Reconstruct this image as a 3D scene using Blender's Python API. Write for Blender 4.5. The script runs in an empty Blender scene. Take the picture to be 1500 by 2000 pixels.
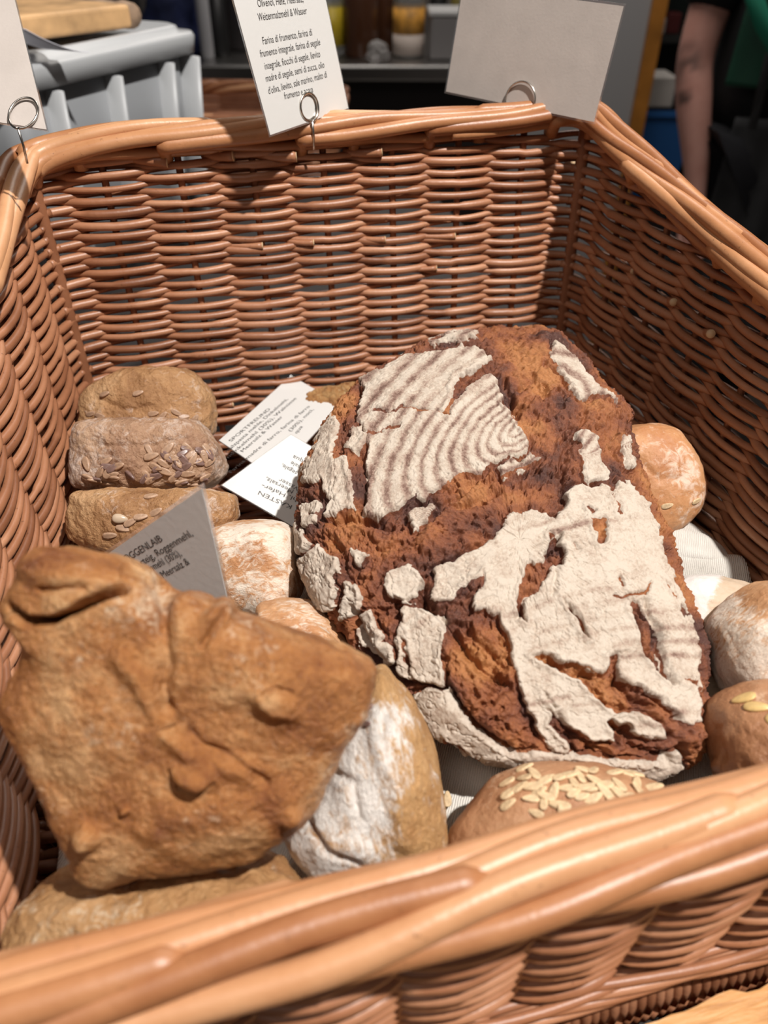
import bpy, math, random
import numpy as np
from mathutils import Vector, Matrix
from mathutils.bvhtree import BVHTree

random.seed(7)
scene = bpy.context.scene
COL = scene.collection

# ------------------------------------------------------------------ camera
PITCH, YAW, ROLL = (math.radians(a) for a in (38.37, 13.59, 0.26))
CAM = np.array([-.0871, -.5063, .307])
FW = np.array([math.sin(YAW)*math.cos(PITCH), math.cos(YAW)*math.cos(PITCH), -math.sin(PITCH)])
_r = np.cross(FW, [0, 0, 1]); _r /= np.linalg.norm(_r); _u = np.cross(_r, FW)
RT = _r*math.cos(ROLL) + _u*math.sin(ROLL)
UP = -_r*math.sin(ROLL) + _u*math.cos(ROLL)
cd = bpy.data.cameras.new('camera'); cam = bpy.data.objects.new('camera', cd); COL.objects.link(cam)
cam.matrix_world = Matrix(((RT[0], UP[0], -FW[0], CAM[0]), (RT[1], UP[1], -FW[1], CAM[1]), (RT[2], UP[2], -FW[2], CAM[2]), (0, 0, 0, 1)))
cd.sensor_fit = 'VERTICAL'; cd.sensor_height = 36; cd.lens = 27; cd.clip_start = .01; cd.clip_end = 50
cd.dof.use_dof = True; cd.dof.focus_distance = .40; cd.dof.aperture_fstop = 8.0
scene.camera = cam
scene.view_settings.view_transform = 'Standard'; scene.view_settings.look = 'None'
scene.view_settings.gamma = 1; scene.view_settings.exposure = 0.0; scene.view_settings.use_curve_mapping = False

# ------------------------------------------------------------------ light
w = bpy.data.worlds.new('world'); scene.world = w; w.use_nodes = True
w.node_tree.nodes['Background'].inputs[0].default_value = (.60, .55, .52, 1)
w.node_tree.nodes['Background'].inputs[1].default_value = .075
def lamp(name, kind, loc, target, energy, color, **kw):
    d = bpy.data.lights.new(name, kind); d.energy = energy; d.color = color
    for k, v in kw.items(): setattr(d, k, v)
    o = bpy.data.objects.new(name, d); COL.objects.link(o); o.location = loc
    o.rotation_euler = (Vector(target)-Vector(loc)).to_track_quat('-Z', 'Y').to_euler()
    return o
LD = Vector((.30, -.38, 1)).normalized()
TG = Vector((.0, -.18, .06))
lamp('ceiling_spotlight', 'SPOT', TG+LD*1.65, TG, 172, (1, .965, .92), spot_size=math.radians(62), spot_blend=.5, shadow_soft_size=.022)
lamp('fill_light_over_aisle', 'AREA', (.75, 1.2, 1.6), (.75, 1.4, -.5), 17, (1, .93, .86), size=.8)  # added soft fill that brightens the person and aisle, not a known fitting
lamp('fill_light_over_counter', 'AREA', (.7, 2.8, 1.6), (.7, 2.9, -.5), 15, (1, .93, .86), size=1.0)  # added ambient fill for the dim counter background, source unseen
lamp('fill_light_over_customer', 'AREA', (-.7, -.9, 1.6), (-.1, -.2, 0), 5, (1, .93, .87), size=.9)  # added weak fill from the camera side, stands for general ambient light

# ------------------------------------------------------------------ helpers
def ray(x, y): return FW + RT*(x-750)/1500. - UP*(y-1000)/1500.
def at(x, y, t): return CAM + ray(x, y)*t                      # t = depth along the view axis
def onz(x, y, z):
    d = ray(x, y); return CAM + d*((z-CAM[2])/d[2])
def proj(P):
    d = P-CAM; z = d@FW
    return 750+1500*(d@RT)/z, 1000-1500*(d@UP)/z
HF = np.array([math.sin(YAW), math.cos(YAW), 0]); HR = np.array([math.cos(YAW), -math.sin(YAW), 0])
def bg(px, py, D):                                             # point at horizontal distance D in front of the camera
    d = ray(px, py); return CAM + d*(D/(d@HF))
def hp(lat, D, z): return np.array([CAM[0], CAM[1], 0]) + HR*lat + HF*D + np.array([0, 0, z])
FLOOR = -1.10

def tag(o, label=None, cat=None, group=None, kind=None):
    if label: o['label'] = label
    if cat: o['category'] = cat
    if group: o['group'] = group
    if kind: o['kind'] = kind
    return o
def empty(name, loc, label, cat, group=None):
    o = bpy.data.objects.new(name, None); COL.objects.link(o); o.location = Vector(loc); o.empty_display_size = .02
    tag(o, label, cat, group); return o
def wloc(o):
    v = Vector(o.location)
    while o.parent: o = o.parent; v += o.location
    return v
def link(name, me, mat, parent=None, loc=None):
    """me is in world coordinates; shift it so that the object's origin is at loc (or at its base)"""
    o = bpy.data.objects.new(name, me); COL.objects.link(o)
    if mat is not None:
        for m in (mat if isinstance(mat, (list, tuple)) else [mat]): me.materials.append(m)
    n = len(me.vertices); co = np.empty(n*3, np.float32); me.vertices.foreach_get('co', co); co = co.reshape(-1, 3)
    if loc is None: loc = np.array([(co[:, 0].min()+co[:, 0].max())/2, (co[:, 1].min()+co[:, 1].max())/2, co[:, 2].min()])
    loc = np.array(loc, float); co = co-loc; me.vertices.foreach_set('co', co.astype(np.float32).ravel()); me.update()
    if parent is not None:
        o.parent = parent; o.location = Vector(loc)-wloc(parent)
    else: o.location = Vector(loc)
    return o
def mesh(name, V, F, smooth=True, attrs=None, mi=None):
    V = np.asarray(V, np.float32); me = bpy.data.meshes.new(name)
    if isinstance(F, np.ndarray):
        k = F.shape[1]; nf = len(F)
        me.vertices.add(len(V)); me.vertices.foreach_set('co', V.ravel())
        me.loops.add(nf*k); me.loops.foreach_set('vertex_index', F.astype(np.int32).ravel())
        me.polygons.add(nf); me.polygons.foreach_set('loop_start', np.arange(0, nf*k, k, dtype=np.int32))
        me.polygons.foreach_set('loop_total', np.full(nf, k, np.int32))
        me.update(calc_edges=True)
    else: me.from_pydata([tuple(map(float, v)) for v in V], [], F)
    me.polygons.foreach_set('use_smooth', [smooth]*len(me.polygons))
    if mi is not None: me.polygons.foreach_set('material_index', mi)
    for k, a in (attrs or {}).items():
        at_ = me.attributes.new(k, 'FLOAT', 'POINT'); at_.data.foreach_set('value', np.asarray(a, np.float32))
    me.update(); return me

# value noise in numpy
def _h(ix, iy, iz, s):
    n = (ix.astype(np.int64)*374761393 + iy.astype(np.int64)*668265263 + iz.astype(np.int64)*2147483647 + s*974634777) & 0xffffffff
    n = ((n ^ (n >> 13))*1274126177) & 0xffffffff
    n = (n ^ (n >> 16)) & 0xffffffff
    return n/4294967295.
def vnoise(P, s=0):
    I = np.floor(P); f = P-I; f = f*f*f*(f*(f*6-15)+10); I = I.astype(np.int64); r = 0
    for dx in (0, 1):
        for dy in (0, 1):
            for dz in (0, 1):
                wgt = (f[:, 0] if dx else 1-f[:, 0])*(f[:, 1] if dy else 1-f[:, 1])*(f[:, 2] if dz else 1-f[:, 2])
                r = r + wgt*_h(I[:, 0]+dx, I[:, 1]+dy, I[:, 2]+dz, s)
    return r*2-1
def fbm(P, scale, octv=4, s=0, gain=.5):
    a = 1.; r = 0; t = 0; P = P*scale
    for k in range(octv):
        r = r + a*vnoise(P+17.3*k, s+k); t += a; a *= gain; P = P*2.03
    return r/t
def sstep(a, b, x):
    t = np.clip((x-a)/(b-a), 0, 1); return t*t*(3-2*t)
def sd_poly(p, poly):                                          # signed distance, negative inside
    poly = np.array(poly, float); n = len(poly); d = np.full(len(p), 1e9); ins = np.zeros(len(p), bool)
    for i in range(n):
        a = poly[i]; b = poly[(i+1) % n]; e = b-a; wv = p-a
        t = np.clip((wv@e)/(e@e+1e-9), 0, 1); q = wv-t[:, None]*e; d = np.minimum(d, (q*q).sum(1))
        c = ((a[1] <= p[:, 1]) & (b[1] > p[:, 1])) | ((b[1] <= p[:, 1]) & (a[1] > p[:, 1]))
        with np.errstate(divide='ignore', invalid='ignore'):
            xi = a[0]+(p[:, 1]-a[1])*(b[0]-a[0])/((b[1]-a[1]) if b[1] != a[1] else 1e-9)
        ins ^= c & (p[:, 0] < xi)
    d = np.sqrt(d); return np.where(ins, -d, d)
def d_line(p, pts):
    pts = np.array(pts, float); d = np.full(len(p), 1e9)
    for a, b in zip(pts[:-1], pts[1:]):
        e = b-a; wv = p-a; t = np.clip((wv@e)/(e@e+1e-9), 0, 1); q = wv-t[:, None]*e; d = np.minimum(d, (q*q).sum(1))
    return np.sqrt(d)

# ------------------------------------------------------------------ materials
def mat(name, color=(.5, .5, .5), rough=.5, metal=0, spec=.5, bump=0, bscale=100, trans=0, alpha=1, vary=0, vscale=8, coat=0):
    m = bpy.data.materials.new(name); m.use_nodes = True; nt = m.node_tree; b = nt.nodes['Principled BSDF']
    b.inputs['Base Color'].default_value = (*color, 1); b.inputs['Roughness'].default_value = rough
    b.inputs['Metallic'].default_value = metal; b.inputs['Specular IOR Level'].default_value = spec
    b.inputs['Transmission Weight'].default_value = trans; b.inputs['Alpha'].default_value = alpha
    b.inputs['Coat Weight'].default_value = coat
    tc = nt.nodes.new('ShaderNodeTexCoord')
    if vary:
        n = nt.nodes.new('ShaderNodeTexNoise'); n.inputs['Scale'].default_value = vscale; n.inputs['Detail'].default_value = 5
        nt.links.new(tc.outputs['Object'], n.inputs['Vector'])
        r = nt.nodes.new('ShaderNodeValToRGB'); nt.links.new(n.outputs['Fac'], r.inputs[0])
        r.color_ramp.elements[0].position = .3; r.color_ramp.elements[1].position = .7
        r.color_ramp.elements[0].color = (*[c*(1-vary) for c in color], 1); r.color_ramp.elements[1].color = (*[min(1, c*(1+vary)) for c in color], 1)
        nt.links.new(r.outputs[0], b.inputs['Base Color'])
    if bump:
        n = nt.nodes.new('ShaderNodeTexNoise'); n.inputs['Scale'].default_value = bscale; n.inputs['Detail'].default_value = 6
        nt.links.new(tc.outputs['Object'], n.inputs['Vector'])
        bp = nt.nodes.new('ShaderNodeBump'); bp.inputs['Strength'].default_value = bump; bp.inputs['Distance'].default_value = .002
        nt.links.new(n.outputs['Fac'], bp.inputs['Height']); nt.links.new(bp.outputs[0], b.inputs['Normal'])
    return m
class NB:
    def __init__(s, name):
        s.m = bpy.data.materials.new(name); s.m.use_nodes = True; s.nt = s.m.node_tree; s.b = s.nt.nodes['Principled BSDF']
        s.tc = s.nt.nodes.new('ShaderNodeTexCoord')
    def set(s, sock, v):
        if isinstance(v, bpy.types.NodeSocket): s.nt.links.new(v, sock)
        elif isinstance(v, tuple) and len(v) == 3 and sock.type == 'RGBA': sock.default_value = (*v, 1)
        else: sock.default_value = v
    def noise(s, scale, detail=5, rough=.55, dist=0, vec=None):
        n = s.nt.nodes.new('ShaderNodeTexNoise'); n.inputs['Scale'].default_value = scale; n.inputs['Detail'].default_value = detail
        n.inputs['Roughness'].default_value = rough; n.inputs['Distortion'].default_value = dist
        s.nt.links.new(vec or s.tc.outputs['Object'], n.inputs['Vector']); return n.outputs['Fac']
    def voro(s, scale, feature='F1', vec=None):
        n = s.nt.nodes.new('ShaderNodeTexVoronoi'); n.inputs['Scale'].default_value = scale; n.feature = feature
        s.nt.links.new(vec or s.tc.outputs['Object'], n.inputs['Vector']); return n.outputs['Distance']
    def mapping(s, scale, rot=(0, 0, 0)):
        n = s.nt.nodes.new('ShaderNodeMapping'); n.inputs['Scale'].default_value = scale; n.inputs['Rotation'].default_value = rot
        s.nt.links.new(s.tc.outputs['Object'], n.inputs['Vector']); return n.outputs[0]
    def attr(s, name):
        n = s.nt.nodes.new('ShaderNodeAttribute'); n.attribute_name = name; return n.outputs['Fac']
    def math(s, op, a, b=0., clamp=False):
        n = s.nt.nodes.new('ShaderNodeMath'); n.operation = op; n.use_clamp = clamp; s.set(n.inputs[0], a); s.set(n.inputs[1], b); return n.outputs[0]
    def ramp(s, v, stops):
        n = s.nt.nodes.new('ShaderNodeValToRGB'); s.nt.links.new(v, n.inputs[0]); e = n.color_ramp.elements
        while len(e) < len(stops): e.new(.5)
        for q, (p, c) in zip(e, stops): q.position = p; q.color = (*c, 1) if isinstance(c, tuple) else (c, c, c, 1)
        return n.outputs[0]
    def mix(s, f, a, b, mode='MIX'):
        n = s.nt.nodes.new('ShaderNodeMix'); n.data_type = 'RGBA'; n.blend_type = mode; s.set(n.inputs[0], f); s.set(n.inputs[6], a); s.set(n.inputs[7], b); return n.outputs[2]
    def bump(s, h, strength, dist=.001):
        n = s.nt.nodes.new('ShaderNodeBump'); n.inputs['Strength'].default_value = strength; n.inputs['Distance'].default_value = dist
        s.nt.links.new(h, n.inputs['Height']); s.nt.links.new(n.outputs[0], s.b.inputs['Normal'])
    def out(s, color=None, rough=None, spec=None):
        if color is not None: s.set(s.b.inputs['Base Color'], color)
        if rough is not None: s.set(s.b.inputs['Roughness'], rough)
        if spec is not None: s.set(s.b.inputs['Specular IOR Level'], spec)
        return s.m

def willow_mat(name, c0, c1, c2, rough=.42):
    n = NB(name); a = n.attr('rod'); s = n.noise(60, 4)
    f = n.math('ADD', a, n.math('MULTIPLY', n.math('SUBTRACT', s, .5), .5), True)
    c = n.ramp(f, [(.08, c0), (.5, c1), (.92, c2)])
    sp = n.ramp(n.noise(420, 3, .6), [(.66, 0.), (.74, .55)])
    c = n.mix(sp, c, tuple(x*.35 for x in c0))
    cut = n.attr('cut'); c = n.mix(cut, c, (.62, .43, .25))
    n.bump(n.noise(350, 4), .25, .0006)
    return n.out(c, rough, .5)
M_WILLOW = willow_mat('willow_weave', (.20, .075, .034), (.35, .148, .073), (.48, .235, .13))
M_BORDER = willow_mat('willow_border', (.30, .115, .045), (.47, .215, .095), (.60, .32, .165), .40)
M_METAL = mat('clip_wire', (.62, .58, .53), .22, 1)
M_PAPER = mat('card_paper', (.66, .645, .62), .5, bump=.05, bscale=300)
M_PAPERBACK = mat('card_back_paper', (.50, .44, .40), .5, vary=.05, vscale=60, bump=.05, bscale=600)
M_INK = mat('printed_ink', (.035, .03, .028), .6)
M_LAM = mat('laminate_film', (.9, .9, .9), .12, trans=.9, alpha=.35)
M_LINEN = None
def linen():
    n = NB('linen_cloth'); v = n.mapping((1, 1, 1), (0, 0, .5))
    wv = n.nt.nodes.new('ShaderNodeTexWave'); wv.inputs['Scale'].default_value = 300; wv.inputs['Distortion'].default_value = 2.5
    n.nt.links.new(v, wv.inputs['Vector']); h = n.math('ADD', wv.outputs['Fac'], n.noise(900, 4))
    c = n.ramp(n.noise(40, 4), [(.3, (.60, .56, .50)), (.7, (.72, .68, .62))]); n.bump(h, .7, .0006)
    return n.out(c, .85, .2)
M_LINEN = linen()

def crust_mat(name, c0, c1, c2, flour=(.74, .66, .57), amt=.5, bump=.5, rough=.55, scale=60, wrinkle=0, speck=0, wr_vec=(1, 1, 1), gloss=.4, finec=.25):
    n = NB(name)
    big = n.noise(scale*.55, 5, .6, .4); fine = n.noise(scale*9, 5, .65)
    f = n.math('ADD', n.math('MULTIPLY', big, 1-finec), n.math('MULTIPLY', fine, finec))
    c = n.ramp(f, [(.34, c0), (.5, c1), (.66, c2)])
    if speck:
        sp = n.ramp(n.voro(scale*3.2), [(.05*speck, 1.), (.10*speck, 0.)]); c = n.mix(sp, c, tuple(x*.3 for x in c0))
    fl = n.attr('flour')
    vec = n.mapping(wr_vec, (0, 0, .5))
    nn = n.math('MULTIPLY', n.math('SUBTRACT', n.noise(scale*4, 7, .72, .8, vec), .5), 2.6)
    ff = n.math('ADD', fl, nn)
    ff = n.ramp(ff, [(1-amt-.18, 0.), (1-amt+.30, 1.)])
    c = n.mix(ff, c, flour)
    h = n.math('ADD', n.math('MULTIPLY', n.noise(scale*3.3, 6, .62), 1.), n.math('MULTIPLY', fine, .5))
    if wrinkle:
        h = n.math('ADD', h, n.math('MULTIPLY', n.noise(scale*7, 5, .6, 1.5, vec), wrinkle))
    n.bump(h, bump, .0022)
    r = n.math('ADD', n.math('MULTIPLY', ff, .3), rough, True)
    return n.out(c, r, gloss)

# ------------------------------------------------------------------ geometry builders
def tube_np(path, rad, ns=8, ref=(0, 0, 1), cap=True, oval=1.):
    path = np.asarray(path, float); n = len(path); rad = np.broadcast_to(np.asarray(rad, float), (n,))
    T = np.gradient(path, axis=0); T /= np.linalg.norm(T, axis=1)[:, None]+1e-12
    ref = np.asarray(ref, float); S = np.cross(T, ref); S /= np.linalg.norm(S, axis=1)[:, None]+1e-12; U = np.cross(S, T)
    a = np.arange(ns)*2*math.pi/ns
    V = path[:, None, :] + rad[:, None, None]*(np.cos(a)[None, :, None]*S[:, None, :] + oval*np.sin(a)[None, :, None]*U[:, None, :])
    V = V.reshape(-1, 3); i = np.arange(n-1)[:, None]*ns; j = np.arange(ns)[None, :]; k = (j+1) % ns
    F = np.stack([i+j, i+k, i+ns+k, i+ns+j], -1).reshape(-1, 4)
    if cap:                                                    # quad-degenerate caps through centre vertices
        c0 = len(V); V = np.vstack([V, path[0], path[-1]]); jj = np.arange(0, ns, 2)
        F0 = np.stack([np.full(len(jj), c0), (jj+2) % ns, (jj+1) % ns, jj], -1)
        b = (n-1)*ns; F1 = np.stack([np.full(len(jj), c0+1), b+jj, b+(jj+1) % ns, b+(jj+2) % ns], -1)
        F = np.vstack([F, F0, F1])
    return V, F
class Acc:
    def __init__(s): s.V = []; s.F = []; s.n = 0; s.A = {}
    def add(s, V, F, **attrs):
        s.V.append(V); s.F.append(F+s.n); s.n += len(V)
        for k, v in attrs.items(): s.A.setdefault(k, []).append(np.broadcast_to(np.asarray(v, float), (len(V),)))
    def build(s, name, m, parent=None, loc=None, smooth=True):
        A = {k: np.concatenate(v) for k, v in s.A.items()}
        return link(name, mesh(name, np.vstack(s.V), np.vstack(s.F), smooth, A), m, parent, loc)
def tube(name, path, rad, m, parent=None, ns=10, ref=(0, 0, 1), **kw):
    a = Acc(); V, F = tube_np(path, rad, ns, ref, **kw); a.add(V, F); return a.build(name, m, parent)
def box_vf(c, ax, ay, az, hx, hy, hz):
    c = np.array(c); V = []
    for sz in (-1, 1):
        for sx, sy in ((-1, -1), (1, -1), (1, 1), (-1, 1)): V.append(c+ax*hx*sx+ay*hy*sy+az*hz*sz)
    F = np.array([[0, 3, 2, 1], [4, 5, 6, 7], [0, 1, 5, 4], [1, 2, 6, 5], [2, 3, 7, 6], [3, 0, 4, 7]])
    return np.array(V), F
def bevel(o, wd, seg=3):
    b = o.modifiers.new('bevel', 'BEVEL'); b.width = wd; b.segments = seg; b.limit_method = 'ANGLE'; return o
X3, Y3, Z3 = np.eye(3)
def box(name, c, half, m, parent=None, ax=X3, ay=Y3, az=Z3, bev=0, seg=3):
    V, F = box_vf(c, ax, ay, az, *half); o = link(name, mesh(name, V, F, False), m, parent)
    if bev: bevel(o, bev, seg)
    return o
def lathe(name, base, prof, m, parent=None, ns=32, axis=Z3, sx=1., sy=1., ax=None):
    ax = HR if ax is None else ax; ay = np.cross(axis, ax); a = np.arange(ns)*2*math.pi/ns; V = []
    for r, z in prof: V.append(np.array(base)+axis*z + r*(np.cos(a)[:, None]*ax*sx+np.sin(a)[:, None]*ay*sy))
    V = np.vstack(V); n = len(prof); i = np.arange(n-1)[:, None]*ns; j = np.arange(ns)[None, :]; k = (j+1) % ns
    F = np.stack([i+j, i+k, i+ns+k, i+ns+j], -1).reshape(-1, 4)
    return link(name, mesh(name, V, F, True), m, parent)
def catmull(pts, n):
    P = np.array(pts, float); k = len(P); out = []
    per = max(4, 4*n//k)
    for i in range(k):
        p0, p1, p2, p3 = P[i-1], P[i], P[(i+1) % k], P[(i+2) % k]; t = np.linspace(0, 1, per, endpoint=False)[:, None]
        out.append(.5*((2*p1)+(-p0+p2)*t+(2*p0-5*p1+4*p2-p3)*t*t+(-p0+3*p1-3*p2+p3)*t**3))
    Q = np.vstack(out); Q2 = np.vstack([Q, Q[:1]]); s = np.r_[0, np.cumsum(np.linalg.norm(np.diff(Q2, axis=0), axis=1))]
    u = np.linspace(0, s[-1], n, endpoint=False)
    return np.stack([np.interp(u, s, Q2[:, d]) for d in range(P.shape[1])], -1)

def blob(name, outline, P0, N, V, ht, hb, m, parent=None, p=2.4, pb=2.2, nr=90, nt=300, nb=30, rough=(.0012, 90), lumps=(.002, 18), disp=None, flour=None, seed=0, jag=0):
    """a loaf: closed outline (photo pixels) taken back onto the plane (P0,N), swelling by ht towards V and hb away from it"""
    N = np.array(N, float); N /= np.linalg.norm(N); V = np.array(V, float); V /= np.linalg.norm(V)
    px = catmull(outline, nt); O = []
    for x, y in px:
        d = ray(x, y); O.append(CAM+d*(((P0-CAM)@N)/(d@N)))
    O = np.array(O); C = O.mean(0)
    q = 2./p; a = np.linspace(0, math.pi/2, nr); r1 = np.sin(a)**q; h1 = ht*np.cos(a)**q
    r1 = np.sin(a)**(q*.9 if p > 2.6 else 1.0); h1 = ht*np.maximum(0, 1-r1**p)**(1/p)
    b = np.linspace(math.pi/2, math.pi, nb+1)[1:]; r2 = np.sin(b); h2 = -hb*np.maximum(0, 1-np.clip(r2, 0, 1)**pb)**(1/pb)
    R = np.r_[r1, r2]; H = np.r_[h1, h2]
    G = C[None, None]+R[:, None, None]*(O-C)[None]+H[:, None, None]*V
    n, k = G.shape[:2]
    du = np.roll(G, -1, 1)-np.roll(G, 1, 1); dv = np.gradient(G, axis=0)
    NN = np.cross(dv, du); NN /= np.linalg.norm(NN, axis=2)[:, :, None]+1e-12
    if (NN[nr//2].mean(0)@V) < 0: NN = -NN
    NN[0] = V; NN[-1] = -V
    P = G.reshape(-1, 3); NV = NN.reshape(-1, 3); u, v = proj(P); uv = np.stack([u, v], 1)
    top = np.repeat(np.arange(n) < nr, k)
    h = lumps[0]*fbm(P, lumps[1], 3, seed)+rough[0]*fbm(P, rough[1], 4, seed+9)
    extra = {}
    if disp is not None: dd, extra = disp(P, uv, NV, top); h = h+dd
    Q = P+NV*h[:, None]
    Q.reshape(n, k, 3)[0] = Q.reshape(n, k, 3)[0].mean(0); Q.reshape(n, k, 3)[-1] = Q.reshape(n, k, 3)[-1].mean(0)
    fl = flour(P, uv, NV, top) if callable(flour) else np.full(len(P), .5 if flour is None else flour)
    A = {'flour': fl}; A.update(extra)
    i = np.arange(n-1)[:, None]*k; j = np.arange(k)[None, :]; jn = (j+1) % k
    F = np.stack([i+j, i+jn, i+k+jn, i+k+j], -1).reshape(-1, 4)
    # orient outward
    c = Q.mean(0); f0 = F[(nr//2)*k]; nn = np.cross(Q[f0[1]]-Q[f0[0]], Q[f0[2]]-Q[f0[1]])
    if nn@(Q[f0[0]]-c) < 0: F = F[:, ::-1]
    o = link(name, mesh(name, Q, np.ascontiguousarray(F), True, A), m, parent)
    o_bvh = BVHTree.FromPolygons([tuple(x) for x in Q[::1].tolist()], F[:].tolist()) if nt <= 400 else None
    return o, o_bvh, Q
def feats(lst):
    """creases and bumps on a crust, given on its outline drawing"""
    def f(P, uv, NV, top):
        h = np.zeros(len(P)); nz = fbm(P, 120, 3, 5)*7
        q = uv+np.stack([nz, fbm(P, 120, 3, 11)*7], 1)
        for t in lst:
            if t[0] == 'l': h += t[3]*np.exp(-(d_line(q, t[1])/t[2])**2)
            elif t[0] == 'b':
                (x, y), rx, ry, ang, hh = t[1:]; c, s = math.cos(ang), math.sin(ang)
                a = ((q[:, 0]-x)*c+(q[:, 1]-y)*s)/rx; b = (-(q[:, 0]-x)*s+(q[:, 1]-y)*c)/ry
                h += hh*np.exp(-(a*a+b*b)**1.5)
            elif t[0] == 's':                                  # step: one side of a line stands higher
                h += t[3]*sstep(-t[2], t[2], sd_poly(q, t[1])*-1)
        return np.where(top, h, 0), {}
    return f

# ------------------------------------------------------------------ room
M_FLOOR = mat('floor_tiles', (.10, .085, .075), .5, vary=.2, vscale=6)
M_WALL = mat('wall_paint', (.20, .18, .17), .8, vary=.05, vscale=2)
def slab(name, c, half, m, **kw): o = box(name, c, half, m, ax=HR, ay=HF, **kw); o['kind'] = 'structure'; return o
slab('floor', hp(.3, 1.2, FLOOR-.03), (3.2, 3.6, .03), M_FLOOR)
slab('wall_back', hp(.3, 4.75, .4), (3.2, .06, 1.5), M_WALL)

# display table the basket stands on
M_TABLE = mat('table_top', (.018, .014, .013), .75, vary=.06, vscale=20)
M_DARKWOOD = mat('table_front', (.06, .035, .022), .5, vary=.3, vscale=10)
tb = empty('display_table', (0, .1, FLOOR), 'dark topped display table under the wicker bread basket', 'table')
box('table_top', (-.25, .18, -.0635), (.53, .66, .016), M_TABLE, tb, bev=.004)
box('front_panel', (-.25, -.44, (FLOOR-.080)/2), (.50, .012, (-.080-FLOOR)/2-.0), M_DARKWOOD, tb)
for sx in (-1, 1): box('side_panel', (-.25+sx*.49, .18, (FLOOR-.080)/2), (.012, .60, (-.080-FLOOR)/2), M_DARKWOOD, tb)

# ------------------------------------------------------------------ the basket
TC = np.array([[-.184, .016, .197], [.180, .016, .197], [.217, -.417, .093], [-.214, -.421, .093]])
BC = np.array([[-.180, 0, 0], [.180, 0, 0], [.193, -.414, 0], [-.193, -.414, 0]])
NS = [8, 9, 10, 9]; KST = np.cumsum([0]+NS); NK = KST[-1]
def side_of(u):
    u = u % NK; s = np.searchsorted(KST, u, 'right')-1; s = np.clip(s, 0, 3); return s, (u-KST[s])/np.array(NS)[s]
def wall_pt(u, t):
    s, f = side_of(u); a = BC[s]+(BC[(s+1) % 4]-BC[s])*f[:, None]; b = TC[s]+(TC[(s+1) % 4]-TC[s])*f[:, None]
    P = a+(b-a)*t[:, None]
    d = TC[(s+1) % 4]-TC[s]; nrm = np.stack([-d[:, 1], d[:, 0], 0*d[:, 0]], -1); nrm /= np.linalg.norm(nrm, axis=1)[:, None]
    bow = np.array([.004, .012, -.001, .006])[s]*np.sin(math.pi*f)*(.4+.6*t)
    return P+nrm*bow[:, None], nrm
def rim_h(u):
    s, f = side_of(u); return (TC[s]+(TC[(s+1) % 4]-TC[s])*f[:, None])[:, 2]
def smooth_closed(A, k):
    ker = np.hanning(2*k+3)[1:-1]; ker /= ker.sum(); B = np.vstack([A[-k:], A, A[:k]])
    return np.stack([np.convolve(B[:, d], ker, 'valid') for d in range(A.shape[1])], -1)
SMP = 10
U = np.arange(NK*SMP)/SMP
SM = 5
SPC = .00365; NFULL = 27
HRIM = rim_h(U)
basket = empty('wicker_basket', (0, -.2, -.046), 'large brown wicker bread basket with a high back and low front, holding the loaves', 'basket')
walls = [Acc() for _ in range(4)]
rs = np.random.RandomState(3)
def zlev(i):
    sp_f = HRIM/.197
    base = np.minimum(i, NFULL)*SPC*(.88+.12*(HRIM-.093)/.104)
    return .002+base+max(0, i-NFULL)*SPC*(.9+.1*(HRIM-.093)/.104)
i = 0
while True:
    z = zlev(i); top = HRIM-.010
    if (z < top).sum() == 0: break
    t = z/HRIM
    P, Nn = wall_pt(U, t)
    P = smooth_closed(P, SM); Nn = smooth_closed(Nn, SM); Nn /= np.linalg.norm(Nn, axis=1)[:, None]
    wv = np.cos(math.pi*U+math.pi*i); ws = np.sign(wv)*np.abs(wv)**.75
    P = P+Nn*(ws*.0036)[:, None]
    P[:, 2] += -.0004*wv*-1 + .0008*np.repeat(rs.randn(NK), SMP)*np.abs(wv)*.35 + .0007*np.sin(U*.9+i*.37)+.0005*rs.randn()
    for s in (0, 1, 3):
        k0, k1 = KST[s]*SMP, KST[s+1]*SMP; idx = np.arange(k0-2, k1+3) % (NK*SMP); ok = (z < top)[idx]
        if ok.sum() < 8: continue
        idx = idx[ok]
        # the weft is made of rods laid in one after another: radius and tone change from rod to rod
        un = np.arange(len(idx)); L = rs.randint(18, 34); ph = rs.randint(0, L); seg = (un+ph)//L
        tone = rs.rand(seg.max()+2); rr = .00200+.0007*rs.rand(seg.max()+2)
        rad = rr[seg]*(1+.12*np.cos(((un+ph) % L)/L*math.pi))
        V, F = tube_np(P[idx], rad, 7)
        walls[s].add(V, F, rod=np.r_[np.repeat(.25+.5*tone[seg]+.1*rs.randn(), 7), .5, .5], cut=0)
    i += 1
k0, k1 = KST[2]*SMP, KST[3]*SMP
for i in range(18):                                            # the low front wall, woven a little wider
    z = .003+i*.0046+0*HRIM; t = z/HRIM; P, Nn = wall_pt(U, t); P = smooth_closed(P, SM)
    wv = np.cos(math.pi*U+math.pi*i); P = P+Nn*(np.sign(wv)*np.abs(wv)**.7*.0046)[:, None]
    P[:, 2] += .0006*np.repeat(rs.randn(NK), SMP)+.0010*np.sin(U*.8+i*.5)
    idx = np.arange(k0-2, k1+3); un = np.arange(len(idx)); L = 31; ph = rs.randint(0, L); seg = (un+ph)//L; tone = rs.rand(seg.max()+2); rr = .0021+.0006*rs.rand(seg.max()+2)
    V, F = tube_np(P[idx], rr[seg], 8); walls[2].add(V, F, rod=np.r_[np.repeat(.3+.55*tone[seg], 8), .5, .5], cut=0)
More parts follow.
